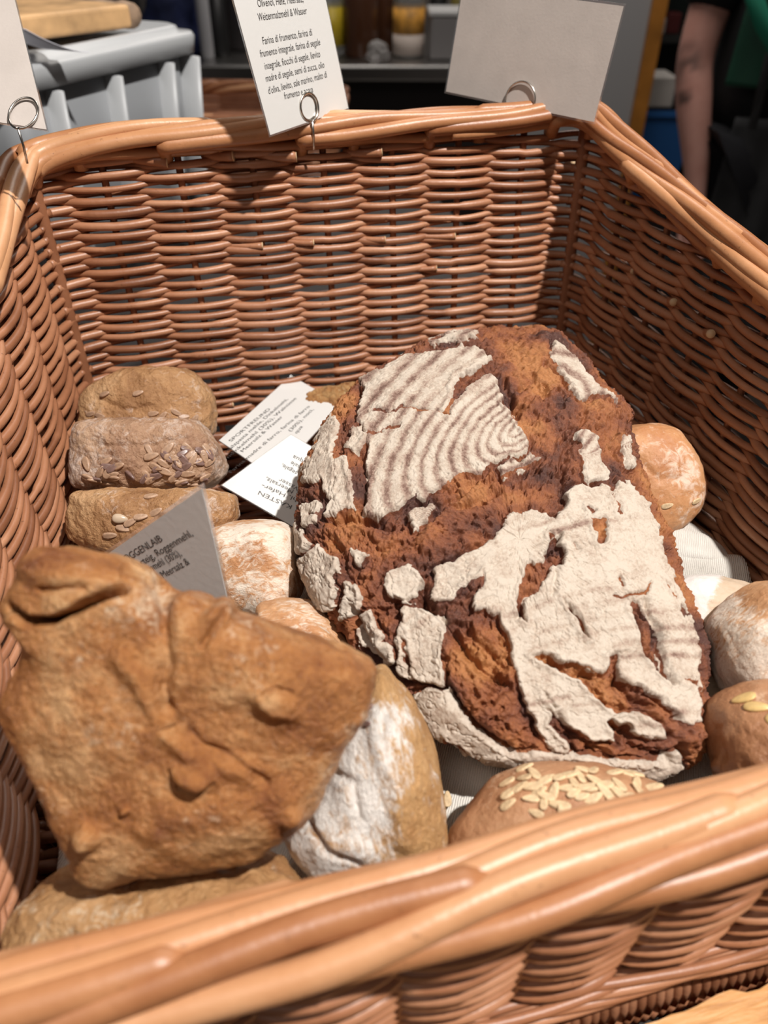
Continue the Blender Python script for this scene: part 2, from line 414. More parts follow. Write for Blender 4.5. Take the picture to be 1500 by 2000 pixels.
for k in range(NK):                                            # uprights
    s, f = side_of(np.array([float(k)])); tt = np.linspace(-.03, .97, 14)
    P, Nn = wall_pt(np.full(14, float(k)), tt); P = P.copy()
    corner = k in KST[:-1]
    if corner:
        A1, _ = wall_pt(np.full(14, k+.25), tt); A0, _ = wall_pt(np.full(14, (k-.25) % NK), tt); P = (A1+A0)/2
    V, F = tube_np(P, .0042 if corner else .0023, 8, (1, .3, 0)); walls[int(s[0])].add(V, F, rod=.25, cut=0)
# cut rod ends poking out of the weave on the inside of the back wall
def stub(px0, px1, r=.0021, y0=.0, y1=-.0065, side=0):
    pts = []
    for kq, (x, y) in enumerate((px0, px1)):
        d = ray(x, y); yy = (y0, y1)[kq]
        if side == 0:                                          # back wall surface leans by 16 mm over its height
            tq = 1.0
            for _ in range(6): Pq = CAM+d*tq; tq = ((Pq[2]/.197*.016+.004+yy)-CAM[1])/d[1]
            pts.append(CAM+d*tq)
        else:
            tq = 1.0
            for _ in range(6):
                Pq = CAM+d*tq; xs = .180+(.0)+(-Pq[1])/.41*.02+.012; tq = ((xs+yy)-CAM[0])/d[0]
            pts.append(CAM+d*tq)
    A, B = pts; M = (A+B)/2+np.array([0, -.001, -.0012]); tt = np.linspace(0, 1, 9)[:, None]
    path = A*(1-tt)**2+2*M*tt*(1-tt)+B*tt**2
    V, F = tube_np(path, np.linspace(r*.8, r, 9), 10); cut = np.zeros(len(V)); cut[-1] = 1; V2, F2 = tube_np(path[-1:]+(path[-1]-path[-2])/np.linalg.norm(path[-1]-path[-2])*np.array([[0], [.0005]]), r*1.02, 10)
    walls[side].add(V, F, rod=.55, cut=0); walls[side].add(V2, F2, rod=.7, cut=1)
for a, b, r in (((440, 477), (512, 480), .0022), ((560, 470), (612, 474), .0021), ((700, 464), (752, 468), .0022), ((812, 460), (888, 461), .0022), ((930, 446), (1012, 449), .0023),
                ((215, 300), (326, 316), .0034), ((395, 300), (455, 304), .0033), ((490, 300), (578, 305), .0034), ((670, 296), (745, 296), .0030), ((780, 524), (852, 524), .0019), ((395, 790), (455, 790), .002)):
    stub(a, b, r)
for a, b, r in (((1210, 500), (1238, 530), .0024), ((1290, 575), (1315, 590), .0024), ((1365, 640), (1388, 652), .0026), ((1100, 310), (1120, 318), .002), ((1098, 350), (1118, 357), .002)):
    stub(a, b, r, .004, -.006, 1)
for s, a in enumerate(walls): a.build('woven_wall', M_WILLOW, basket)
# base: woven floor
a = Acc()
for k in range(62):
    y = -.002-.0066*k; hw = .183+.012*(-y)/.405; xs = np.linspace(-hw, hw, 90)
    z = -.010+.0026*np.cos(math.pi*xs/.05+math.pi*k)
    V, F = tube_np(np.stack([xs, np.full(90, y), z], -1), .0030, 6); a.add(V, F, rod=rs.rand()*.5, cut=0)
for k in range(-4, 5):
    V, F = tube_np(np.array([[k*.05*.95, .0, -.010], [k*.05*.97, -.2, -.010], [k*.05, -.406, -.010]]), .0034, 8); a.add(V, F, rod=.2, cut=0)
a.build('woven_base', M_WILLOW, basket)
# foot border round the base, wrapped with short turns
a = Acc()
FU = np.arange(NK*30)/30.; FP, FN = wall_pt(FU, np.full(len(FU), .0)); FP = smooth_closed(FP, 14); FN = smooth_closed(FN, 14); FN /= np.linalg.norm(FN, axis=1)[:, None]
FP = FP+FN*.0005+np.array([0, 0, -.0265]); FT = np.gradient(FP, axis=0); FT /= np.linalg.norm(FT, axis=1)[:, None]
V, F = tube_np(np.vstack([FP, FP[:1]]), .0050, 8, oval=2.6); a.add(V, F, rod=.05, cut=0)
ww = np.linspace(0, 2*math.pi, 15)
for k in range(0, len(FP), 3):
    o = FP[k]; n_ = FN[k]; tt_ = FT[k]; j = rs.randn()*.0004
    path = o+np.cos(ww)[:, None]*n_*.0060+np.sin(ww)[:, None]*Z3*.0175+tt_*(ww/6.28*.0035+j)[:, None]
    V, F = tube_np(path, .0021+.0004*rs.rand(), 6, tt_); a.add(V, F, rod=.2+.5*rs.rand(), cut=0)
for q in range(4):                                             # waling strands above the foot
    for j in range(2):
        ph = FU*math.pi*.5+j*math.pi+q*.8
        path = FP+FN*(.0052+.0022*np.cos(ph))[:, None]+Z3*(.0255+q*.0030+.0010*np.sin(ph))[:, None]
        V, F = tube_np(np.vstack([path, path[:1]]), .0019, 8); a.add(V, F, rod=.35+.5*rs.rand(), cut=0)
a.build('foot_border', M_WILLOW, basket)
# rolled rim border: every upright bends over and travels along the rim, sinking from the inner side over the top to the outside
a = Acc()
RU = np.arange(NK*20)/20.; RP, RN = wall_pt(RU, np.ones(len(RU))); RP = smooth_closed(RP, 16); RN = smooth_closed(RN, 16); RN /= np.linalg.norm(RN, axis=1)[:, None]
RP = RP+Z3*-.002-RN*(.0020+.0035*(.197-np.clip(RP[:, 2:3], .093, .197))/.104)
nR = len(RP)
_s, _f = side_of(RU)
RP[:, 2] += .004*np.exp(-((RU-KST[1]+.2)/.7)**2)*1.2 - .006*np.exp(-((RU-0)/.8)**2)-.006*np.exp(-((RU-NK)/.8)**2)
def strand(k0, length, ph0, ph1, r0, r1, tone, ra=.0088, rb=.0066, hook=True, end=False):
    n = int(length); idx = (k0+np.arange(n)) % nR; tt = np.linspace(0, 1, n); ph = ph0+(ph1-ph0)*sstep(0, 1, tt)*.6+(ph1-ph0)*tt*.4
    sc_ = .80+.24*(.197-np.clip(RP[idx, 2], .093, .197))/.104; off = RN[idx]*(np.cos(ph)*ra*sc_)[:, None]+Z3*(np.sin(ph)*rb*sc_)[:, None]
    dive = 1-.95*sstep(1-5./n, 1, tt) if end else 1+0*tt; off = off*dive[:, None]; wob = rs.rand(4)*6.28; sw = np.arange(n)/20.; off = off+RN[idx]*(.0011*np.sin(sw*1.3+wob[0])+.0006*np.sin(sw*3.1+wob[1]))[:, None]+Z3*(.0010*np.sin(sw*1.1+wob[2])+.0006*np.sin(sw*2.7+wob[3]))[:, None]; path = RP[idx]+off
    if hook:                                                   # rises out of the wall below
        p0 = path[0]; d = RP[idx[0]]-Z3*.012
        pre = np.array([d+(p0-d)*q+Z3*.002*math.sin(q*math.pi) for q in (0, .35, .7)]); path = np.vstack([pre, path]); tt = np.r_[0, 0, 0, tt]
    rad = (r0+(r1-r0)*tt)*np.r_[np.full(len(path)-n, sc_[0]), sc_]; rad = rad*np.where(tt > .99, .8, 1)
    V, F = tube_np(path, rad, 10); a.add(V, F, rod=tone, cut=0)
STEP = 37
for q, k0 in enumerate(range(0, nR-5, STEP)):
    strand(k0, 118+rs.randint(-10, 14), math.pi*1.10, .42*math.pi,   .0052+.0008*rs.rand(), .0042, .05+.9*rs.rand(), .0096, .0074, True, True)
    strand(k0+15, 122, math.pi*.50, -.20*math.pi, .0048+.0008*rs.rand(), .0038, .05+.9*rs.rand(), .0100, .0072)
    strand(k0+6, 120, -.80*math.pi, -.15*math.pi, .0040, .0030, .1+.5*rs.rand(), .0085, .0085, False)
for q, k0 in enumerate(range(0, nR-5, 40)):
    strand(k0, 60, math.pi*.5, math.pi*.5, .0036, .0036, .3+.5*rs.rand(), .001, .001, False)
a.build('rolled_rim', M_BORDER, basket)
# open weaving hooks at the back-right corner post
# ------------------------------------------------------------------ cloth in the basket
nx, ny = 150, 170
xs = np.linspace(-.178, .186, nx); ff = np.linspace(0, 1, ny)
Xg, Fg = np.meshgrid(xs, ff, indexing='ij'); yb = -.125-.10*(Xg+.1)/.28
Yg = yb+(-.392-yb)*Fg; P = np.stack([Xg.ravel(), Yg.ravel(), 0*Xg.ravel()], -1)
zz = .0015+.004*(fbm(P, 14, 3, 3)+.5)+.0012*fbm(P, 60, 3, 4)
s_ = (Fg*(.392+yb)).ravel()                                    # distance from the back edge
edge = .0135*np.exp(-((s_-.012)/.012)**2)*sstep(-.05, .1, P[:, 0]); zz = zz+edge
zz += .006*np.exp(-((P[:, 0]*.8+P[:, 1]*.5+.16)/.008)**2)*sstep(-.3, -.33, P[:, 1])
P[:, 2] = zz
ii = np.arange(nx-1)[:, None]*ny; jj = np.arange(ny-1)[None]; F = np.stack([ii+jj, ii+jj+ny, ii+jj+ny+1, ii+jj+1], -1).reshape(-1, 4)
cl = link('linen_cloth', mesh('linen_cloth', P, F), M_LINEN); so = cl.modifiers.new('thickness', 'SOLIDIFY'); so.thickness = .0012; so.offset = -1
tag(cl, 'white woven linen cloth lining the bottom of the basket under the loaves', 'cloth')
# folded back hem of the cloth
th_ = np.linspace(0, 2*math.pi, 40, endpoint=False); L = 60; hx = np.linspace(.06, .186, L)
Vh = []
for q, x in enumerate(hx):
    yb_ = -.125-.10*(x+.1)/.28; e = min(1, (L-1-q)/5., q/3.+.2); e = math.sqrt(max(.05, e))
    for a_ in th_:
        rr = (1+.10*math.sin(3*a_+x*40)+.06*math.sin(7*a_-x*90))*e
        Vh.append((x, yb_+.004+.020*math.cos(a_)*rr, .012+.0105*math.sin(a_)*rr+.002*math.sin(x*60)))
i_ = np.arange(L-1)[:, None]*40; j_ = np.arange(40)[None]; F = np.stack([i_+j_, i_+(j_+1) % 40, i_+40+(j_+1) % 40, i_+40+j_], -1).reshape(-1, 4)
link('folded_hem', mesh('folded_hem', np.array(Vh), F), M_LINEN, cl)

# ------------------------------------------------------------------ loaves
FV = -FW                                                       # a loaf's plump side leans towards the open front of the basket
def plane_at(x, y, z): return onz(x, y, z)

# ---- the big rye loaf
PATCH = [
 [(709,747),(720,773),(704,789),(701,824),(717,843),(715,907),(709,1003),(731,1007),(773,995),(811,965),(824,971),(856,952),(891,931),(928,923),(960,901),(976,896),(1005,891),(1027,875),(1027,859),(1013,832),(995,813),(981,784),(971,747),(960,733),(944,739),(915,760),(899,779),(880,811),(858,808),(877,789),(883,752),(891,741),(928,717),(955,704),(931,683),(893,685),(827,696),(792,699),(747,728)],
 [(840,675),(875,656),(920,651),(931,659),(880,667)],
 [(1072,709),(1083,683),(1099,691),(1123,704),(1147,739),(1168,765),(1195,792),(1171,775),(1147,779),(1131,779),(1109,749),(1088,720)],
 [(1123,848),(1144,844),(1163,856),(1173,880),(1173,896),(1192,920),(1189,931),(1152,944),(1139,920),(1147,907),(1133,893),(1131,872)],
 [(1216,853),(1227,853),(1240,907),(1229,904),(1220,880)],
 [(976,915),(997,896),(1024,912),(1021,923),(1000,925),(987,936)],
 [(1019,893),(1032,883),(1053,891),(1040,907),(1027,907)],
 [(797,1005),(821,992),(845,987),(843,1003),(827,1021),(811,1040),(804,1019)],
 [(1000,1003),(1029,1003),(1067,1005),(1088,1015),(1107,985),(1107,960),(1136,947),(1157,955),(1187,949),(1200,960),(1208,939),(1229,939),(1240,955),(1264,981),(1272,1008),(1280,1040),(1291,1064),(1297,1108),(1312,1143),(1327,1178),(1344,1219),(1356,1269),(1360,1328),(1365,1366),(1360,1410),(1344,1413),(1324,1390),(1291,1363),(1253,1343),(1224,1334),(1209,1322),(1203,1306),(1192,1331),(1183,1313),(1148,1307),(1089,1293),(1057,1278),(1036,1287),(1071,1302),(1124,1331),(1171,1369),(1209,1395),(1186,1407),(1201,1431),(1198,1448),(1148,1442),(1107,1416),(1077,1393),(1066,1419),(1098,1445),(1110,1460),(1101,1469),(1071,1460),(1045,1425),(1030,1381),(1016,1343),(1010,1302),(992,1249),(972,1208),(960,1204),(944,1191),(925,1193),(925,1180),(947,1148),(945,1130),(928,1137),(893,1159),(875,1180),(843,1175),(856,1145),(851,1121),(864,1112),(891,1105),(917,1087),(944,1071),(960,1063),(975,1035)],
 [(1203,1401),(1224,1390),(1253,1398),(1289,1416),(1300,1442),(1268,1442),(1242,1431),(1215,1410)],
 [(773,1113),(800,1105),(816,1121),(827,1140),(816,1164),(792,1180),(768,1169),(757,1143),(757,1127)],
 [(787,1185),(816,1185),(867,1201),(872,1212),(864,1260),(864,1337),(832,1335),(808,1316),(795,1260),(784,1225)],
 [(779,1231),(787,1233),(784,1260),(800,1313),(811,1329),(795,1327),(781,1303),(787,1273),(775,1249)],
 [(709,1201),(723,1196),(736,1231),(752,1244),(744,1260),(763,1257),(773,1287),(752,1303),(731,1276),(704,1255),(696,1228)],
 [(580,1097),(608,1075),(619,1068),(653,1097),(667,1119),(648,1122),(657,1150),(650,1190),(629,1190),(600,1180),(590,1140)],
 [(675,1140),(699,1148),(712,1185),(688,1196),(667,1212),(664,1180),(676,1165)],
 [(688,1073),(717,1084),(699,1103)],
 [(653,816),(659,827),(645,888),(618,892),(632,860)],
 [(608,899),(651,891),(653,907),(648,968),(637,968),(624,933),(616,944),(590,941)],
 [(659,904),(680,899),(683,933),(691,992),(667,992),(653,960)],
 [(635,1000),(651,976),(672,995)],
 [(584,992),(616,976),(621,992),(616,1016),(592,1027)],
 [(677,875),(693,835),(717,845),(704,869),(693,880)],
 [(566,1013),(590,1040),(600,1060),(575,1080)],
 [(843,1348),(875,1343),(896,1383),(920,1420),(1000,1470),(960,1475),(870,1440),(810,1385),(815,1360)],
 [(950,1468),(1019,1466),(1107,1472),(1180,1486),(1283,1487),(1320,1474),(1330,1490),(1250,1520),(1130,1515),(1000,1500),(940,1485)],
]
CUTS = [
 [(1071,1046),(1101,1038),(1089,1058),(1107,1079),(1095,1111),(1074,1117),(1069,1131),(1048,1164),(1022,1178),(1025,1219),(1007,1199),(1004,1173),(1010,1146),(1025,1108),(1057,1096),(1063,1073)],
 [(1147,987),(1163,995),(1157,1013),(1186,1020),(1186,1046),(1174,1070),(1159,1067),(1162,1046),(1150,1015)],
 [(1200,955),(1207,975),(1212,1005),(1222,1012),(1206,1010),(1200,985)],
 [(1221,1167),(1242,1184),(1271,1208),(1286,1234),(1297,1284),(1318,1337),(1309,1337),(1280,1302),(1253,1266),(1239,1225),(1224,1190)],
 [(1098,1178),(1121,1190),(1136,1225),(1151,1252),(1127,1234),(1110,1202)],
 [(1057,1280),(1148,1304),(1183,1313),(1189,1284),(1209,1272),(1236,1269),(1212,1281),(1206,1302),(1215,1325),(1253,1345),(1300,1372),(1180,1340),(1120,1320),(1071,1300)],
 [(1048,1340),(1066,1358),(1089,1384),(1083,1387),(1060,1362)],
 [(1296,1135),(1305,1150),(1340,1205),(1337,1212),(1322,1190),(1300,1150)],
 [(1326,1320),(1362,1330),(1360,1338),(1330,1332)],
]
CRACK = [[(720,808),(740,806),(760,805),(787,795),(812,801),(840,800),(867,808)], [(717,844),(747,843),(763,829),(781,829)], [(1192,1167),(1225,1168),(1253,1164),(1271,1146)],
 [(1057,1278),(1089,1293),(1148,1304),(1183,1318)], [(1066,1385),(1100,1415),(1150,1443)], [(1240,1184),(1286,1240),(1318,1337)], [(709,1010),(650,1008),(600,1000)],
 [(715,1190),(800,1190),(870,1180),(930,1200)], [(842,1010),(880,975),(930,955),(1000,925),(1050,900)], [(975,750),(990,790),(1010,800)], [(1105,830),(1095,880),(1100,920)],
 [(690,1235),(735,1300),(780,1320),(860,1345)], [(1206,1135),(1212,1150)], [(1120,1065),(1130,1082)]]
DEEP = [([(650,1012),(690,1014),(730,1018),(765,1026)], 9, -.006), ([(880,985),(925,985),(975,955)], 8, -.004), ([(862,1200),(885,1245),(920,1290),(970,1330)], 9, -.006),
 ([(895,1225),(940,1265),(985,1300)], 8, -.005), ([(1065,775),(1045,740),(1010,755)], 9, -.004), ([(985,740),(1000,775),(1004,800)], 6, -.005), ([(1062,1286),(1110,1310),(1150,1318)], 7, -.005),
 ([(1208,1330),(1245,1372),(1270,1380)], 7, -.005), ([(1262,1355),(1330,1400)], 5, -.004), ([(1090,1400),(1120,1445),(1180,1470)], 7, -.004), ([(1215,1420),(1240,1460),(1300,1480)], 8, -.005),
 ([(1073,1290),(1140,1310)], 5, -.003), ([(690,1190),(710,1240),(745,1290),(780,1325)], 8, -.005), ([(1255,1175),(1287,1230),(1300,1290),(1318,1335)], 6, -.004), ([(875,1350),(930,1420),(1000,1460)], 9, -.004),
 ([(826,1145),(832,1185),(850,1195)], 7, -.005), ([(640,1045),(665,1075),(668,1105)], 8, -.004), ([(700,880),(712,930),(705,1000)], 5, -.004), ([(1120,855),(1098,900),(1100,990)], 7, -.004), ([(1010,1210),(1020,1175),(1040,1165)], 5, -.003),
 ([(1075,1165),(1090,1040)], 5, -.002), ([(960,1300),(985,1345),(960,1365)], 10, -.006)]
def rye(P, uv, NV, top):
    nz = np.stack([fbm(P, 130, 4, 31), fbm(P, 130, 4, 41)], 1)*9 + np.stack([fbm(P, 500, 2, 33), fbm(P, 500, 2, 43)], 1)*3
    q = uv+nz; sd = np.full(len(P), 1e3)
    tp = np.where(top)[0]; qq = q[tp]; s0 = np.full(len(tp), 1e3)
    for g in PATCH:
        g_ = np.array(g); lo = g_.min(0)-40; hi = g_.max(0)+40; k = np.where(((qq > lo) & (qq < hi)).all(1))[0]
        s0[k] = np.minimum(s0[k], sd_poly(qq[k], g))
    for g in CUTS:
        g_ = np.array(g); lo = g_.min(0)-25; hi = g_.max(0)+25; k = np.where(((qq > lo) & (qq < hi)).all(1))[0]
        s0[k] = np.maximum(s0[k], -sd_poly(qq[k], g))
    s0 = s0+5*fbm(P[tp], 210, 3, 37)-2.8; sd[tp] = s0
    inside = sstep(2.5, -2.5, sd)
    crack = np.zeros(len(P))
    for g in CRACK: crack = np.maximum(crack, np.exp(-(d_line(q, g)/3.0)**2)*(.5+.7*(fbm(P, 90, 2, 77)+.5)))
    crack = np.where(top, np.clip(crack, 0, 1), 0)
    # ridges left by the coiled proving basket
    e1 = np.array([.8, -.6]); e2 = np.array([.6, .8]); rel = uv-np.array([1012, 838]); wv = nz*.5; rel = rel+wv
    ra = np.hypot(rel@e1/1.9, rel@e2); ph1 = ra/(11+ra*.03)
    ph2 = ((uv[:, 1]+.20*(uv[:, 0]-1150)-(uv[:, 0]-1150)**2/1400.)+wv[:, 0])/27.
    lower = sstep(930, 980, uv[:, 1]+.3*(uv[:, 0]-1000)); ph = ph1*(1-lower)+ph2*lower
    lowl = sstep(720, 640, uv[:, 0]); ring = .5+.5*np.cos(2*math.pi*ph)
    ring = (ring**1.6*(.35+.65*sstep(-.35,.25,fbm(P, 26, 2, 57)+.25*(1-lower)))*(1-.15*lower)*(1-lower*(1-sstep(-.15,.45,fbm(np.stack([uv[:,0]/400.,uv[:,1]/60.,0*uv[:,0]],-1),1.8,3,58)))))*(1-lowl)+lowl*.05
    # coarse open crumb between the floured plates
    rag = fbm(P, 55, 5, 51, .6); fine = fbm(P, 330, 4, 52, .6); pores = sstep(.20, .42, fbm(P, 260, 2, 55)); rid = 1-np.abs(fbm(P, 75, 4, 53))*2.4
    h = inside*(.0010+.0009*fbm(P, 45, 3, 61)-.00040*(ring-.5)+.00028*fbm(P, 600, 3, 62))
    wr = np.abs(fbm(P*np.array([1, 1, 1]), 210, 3, 63)); h += inside*-.0007*sstep(.09, .0, wr)
    out = (1-inside)*(-.0004+.0028*rag+.0024*fine-.0026*pores+.0012*rid)
    h = h+np.where(top, out, .3*out)
    gap = np.exp(-((sd-5)/5.)**2)*sstep(-.25, .25, fbm(P, 60, 2, 71)); h += np.where(top, -.0032*gap, 0)
    curl = np.exp(-((sd+6)/5.)**2); h += np.where(top, .0009*curl, 0)
    h -= .0022*crack
    deep = np.zeros(len(P))
    for g, wd, dp in DEEP:
        e = np.exp(-(d_line(q, g)/wd)**2); deep = np.maximum(deep, e); h += np.where(top, dp*e, 0)
    for (x, y), rr_, hh in (((1075, 672), 45, .006), ((1180, 800), 34, .007), ((1345, 1440), 24, .006), ((960, 1380), 50, .004), ((950, 1130), 60, .003), ((840, 1060), 26, .004), ((1090, 790), 60, .004), ((920, 1250), 50, .005), ((1130, 870), 50, .003)):
        h += np.where(top, hh*np.exp(-((q[:, 0]-x)**2+(q[:, 1]-y)**2)/(rr_*rr_)*1.2), 0)
    # soft pleats on the floured plates of the low left side
    pl = np.sin((uv[:, 0]*.9+uv[:, 1]*.42)/11.+nz[:, 0]*.3); h += inside*.0007*pl*sstep(900, 700, uv[:, 0]-.3*(uv[:, 1]-1200))*sstep(1000, 1080, uv[:, 1])
    fl = inside*(1-crack*1.0)
    fl = np.where(top, fl, .35+.4*fbm(P, 60, 3, 81))
    dark = np.clip(.5+1.0*fbm(P, 48, 4, 91)+.22*gap, 0, 1)
    return h, {'flour': fl, 'ring': ring, 'char': dark}
def rye_mat():
    n = NB('rye_crust'); fine = n.noise(900, 5, .7); f = n.math('ADD', n.math('MULTIPLY', n.attr('char'), .62), n.math('MULTIPLY', fine, .38))
    c = n.ramp(f, [(.22, (.40, .165, .058)), (.42, (.29, .100, .038)), (.58, (.19, .062, .030)), (.80, (.08, .032, .024))])
    dust = n.ramp(n.noise(1500, 3, .7), [(.58, 0.), (.76, .35)]); c = n.mix(dust, c, (.6, .36, .22))
    fl = n.attr('flour'); ring = n.attr('ring')
    g1 = n.noise(620, 6, .8); g2 = n.noise(90, 4, .6)
    k = n.math('ADD', n.math('MULTIPLY', n.math('SUBTRACT', 1., ring), .30), n.math('ADD', n.math('MULTIPLY', g1, .75), n.math('MULTIPLY', g2, .60)))
    fc = n.ramp(k, [(.60, (.18, .10, .075)), (.74, (.36, .25, .195)), (.89, (.51, .41, .325)), (1.04, (.60, .51, .42))])
    c = n.mix(n.ramp(n.math('ADD', fl, n.math('MULTIPLY', n.math('SUBTRACT', g1, .5), .5)), [(.42, 0.), (.58, 1.)]), c, fc)
    h = n.math('ADD', n.noise(500, 6, .7), n.math('MULTIPLY', n.noise(1600, 4, .7), .6)); n.bump(h, .55, .0016)
    return n.out(c, n.math('ADD', n.math('MULTIPLY', fl, .4), .45, True), .35)
RYE = [(1000,652),(1040,655),(1058,668),(1095,680),(1130,700),(1160,742),(1195,785),(1214,805),(1213,830),(1228,860),(1245,925),(1268,985),(1290,1045),(1300,1100),(1325,1165),(1345,1215),(1358,1270),(1360,1330),(1366,1370),(1362,1415),(1358,1445),(1340,1470),(1325,1478),(1290,1495),(1200,1502),(1130,1498),(1060,1490),(980,1475),(900,1450),(845,1425),(800,1370),(755,1322),(715,1290),(680,1240),(640,1195),(608,1160),(588,1110),(578,1050),(576,1000),(588,950),(605,895),(632,850),(655,808),(690,765),(715,738),(760,710),(800,690),(850,665),(900,652),(950,650)]
a0 = at(1000, 660, .492); a1 = at(1170, 1495, .326); a2 = at(1000, 660, .492)+RT*.1-.0*UP
nrm = np.cross(a1-a0, a2-a0)
o, _, _ = blob('rye_loaf', RYE, a0, nrm, FV, .050, .040, rye_mat(), p=2.7, pb=2.0, nr=400, nt=1150, nb=24, disp=rye, flour=0, lumps=(.003, 14), rough=(.0004, 120), seed=2)
tag(o, 'huge dark rye loaf with cracked crust and pale floured plates with coil rings', 'bread')

# ---- other loaves and rolls
def nf(scale, seed, base, amp, zup=0.):
    return lambda P, uv, NV, top: base+amp*fbm(P, scale, 4, seed)+zup*NV[:, 2]
BV = {}
def bread(key, name, label, outline, cpx, z, ht, hb, m, p=2.6, fl=None, feat=None, seed=1, N=None, V=None, group=None, nt=300, nr=90, lumps=(.003, 22), rough=(.0010, 110), cat='bread roll'):
    P0 = onz(*cpx, z); o, bv, Q = blob(name, outline, P0, FW if N is None else N, FV if V is None else V, ht, hb, m, p=p, nt=nt, nr=nr, seed=seed, disp=feats(feat) if feat else None, flour=fl, lumps=lumps, rough=rough)
    tag(o, label, cat, group); BV[key] = (bv, o); return o
M_TAN = crust_mat('seeded_roll_crust', (.24, .11, .042), (.42, .225, .10), (.54, .335, .175), flour=(.62, .48, .39), amt=.42, bump=1., scale=50, speck=0)
M_TANF = crust_mat('floured_seed_roll_crust', (.24, .12, .07), (.40, .235, .14), (.50, .33, .215), flour=(.58, .45, .37), amt=.58, bump=1., scale=55)
M_WHITE = crust_mat('floured_roll_crust', (.42, .18, .07), (.55, .29, .14), (.62, .38, .22), flour=(.74, .63, .52), amt=.56, bump=.45, scale=42, wr_vec=(1, 2.5, 1), wrinkle=1.2)
M_BROWNF = crust_mat('wrinkled_roll_crust', (.36, .17, .06), (.52, .29, .12), (.62, .40, .20), flour=(.80, .74, .68), amt=.42, bump=.7, scale=45, speck=.9, wr_vec=(2.5, 1, 1), wrinkle=1.4)
M_GOLD = crust_mat('golden_crust', (.17, .048, .014), (.40, .160, .048), (.62, .35, .16), flour=(.68, .50, .34), amt=.34, bump=1., rough=.28, scale=80, gloss=.5, finec=.3)
M_SPONGE = crust_mat('rustic_roll_crust', (.24, .10, .035), (.41, .215, .085), (.50, .30, .145), flour=(.62, .50, .36), amt=.34, bump=.9, scale=60, speck=.8)
M_OAT = crust_mat('oat_roll_crust', (.30, .13, .06), (.42, .215, .11), (.50, .29, .16), flour=(.56, .38, .25), amt=.3, bump=.5, scale=45)
M_ORANGE = crust_mat('amber_roll_crust', (.42, .17, .065), (.52, .255, .115), (.60, .35, .19), flour=(.70, .52, .40), amt=.40, bump=.35, scale=40)
M_PALE = crust_mat('pale_roll_crust', (.40, .28, .18), (.50, .375, .265), (.55, .43, .32), flour=(.66, .61, .57), amt=.42, bump=.25, scale=30, speck=.6)
M_PUMP = crust_mat('glossy_roll_crust', (.22, .085, .035), (.38, .18, .085), (.48, .27, .15), flour=(.6, .4, .26), amt=.22, bump=.6, rough=.42, scale=40, gloss=.5)
M_SEEDY = crust_mat('flaxseed_crust', (.20, .07, .02), (.42, .20, .07), (.56, .36, .16), flour=(.6, .45, .25), amt=.25, bump=1., scale=120)

bread('r1', 'seed_roll', 'oblong tan seed roll at the back left, rearmost of the three in a row', [(163,800),(168,778),(180,760),(215,742),(270,728),(350,720),(385,732),(412,770),(424,812),(412,852),(350,880),(250,885),(175,862),(162,830)], (290, 790), .054, .022, .030, M_TAN, 3.2, nf(40, 3, .25, .7), [('l', [(185,775),(240,800),(300,795)], 8, -.0012), ('b', (250,845), 60, 14, 0, .002)], 3, rough=(.0020, 130), group='oblong seed rolls in a row at the back left')
bread('r2', 'seed_roll', 'oblong floury roll with sunflower seeds along its side, middle one of three at left', [(149,900),(151,852),(165,826),(235,818),(330,820),(382,823),(412,848),(436,880),(443,915),(432,938),(405,952),(320,958),(230,957),(165,955),(150,940)], (295, 888), .050, .026, .032, M_TANF, 3.4, nf(35, 4, .35, .9), [('l', [(175,872),(230,870),(300,868),(380,850)], 5, -.0010)], 4, rough=(.0020, 130), group='oblong seed rolls in a row at the back left')
bread('r3', 'seed_roll', 'oblong brown seed roll partly hidden behind the upright name card', [(136,1010),(142,978),(160,961),(260,957),(360,958),(420,957),(455,968),(464,992),(455,1018),(420,1045),(370,1062),(290,1078),(230,1085),(165,1068),(140,1045)], (295, 1015), .042, .026, .032, M_TAN, 3.0, nf(40, 5, .2, .7), [('b', (235,1010), 60, 30, .3, .002)], 5, rough=(.0020, 130), group='oblong seed rolls in a row at the back left')
bread('wh', 'floured_roll', 'round white floured roll between the upright name card and the big rye loaf', [(402,1080),(408,1035),(435,1018),(480,1012),(530,1014),(566,1030),(582,1060),(588,1110),(586,1160),(560,1195),(500,1205),(440,1195),(408,1140)], (500, 1095), .036, .030, .030, M_WHITE, 2.7, nf(60, 6, .45, .8), None, 6, group='pale floured rolls between card and rye loaf')
bread('wl', 'floured_roll', 'long pale floured roll tucked under the rye loaf behind the walnut bread', [(500,1190),(530,1172),(565,1167),(605,1172),(640,1188),(668,1215),(700,1260),(720,1320),(680,1370),(600,1340),(520,1270)], (610, 1255), .032, .028, .026, M_WHITE, 2.5, nf(50, 7, .40, .8), [('l', [(560,1175),(620,1200),(660,1240)], 6, -.0006), ('l', [(540,1185),(590,1215),(640,1270)], 5, -.0006)], 7, group='pale floured rolls between card and rye loaf')
MID = [(742,1305),(775,1335),(812,1380),(840,1430),(862,1500),(873,1570),(873,1640),(860,1690),(800,1720),(720,1715),(655,1702),(600,1668),(568,1625),(575,1590),(620,1520),(650,1430),(690,1350)]
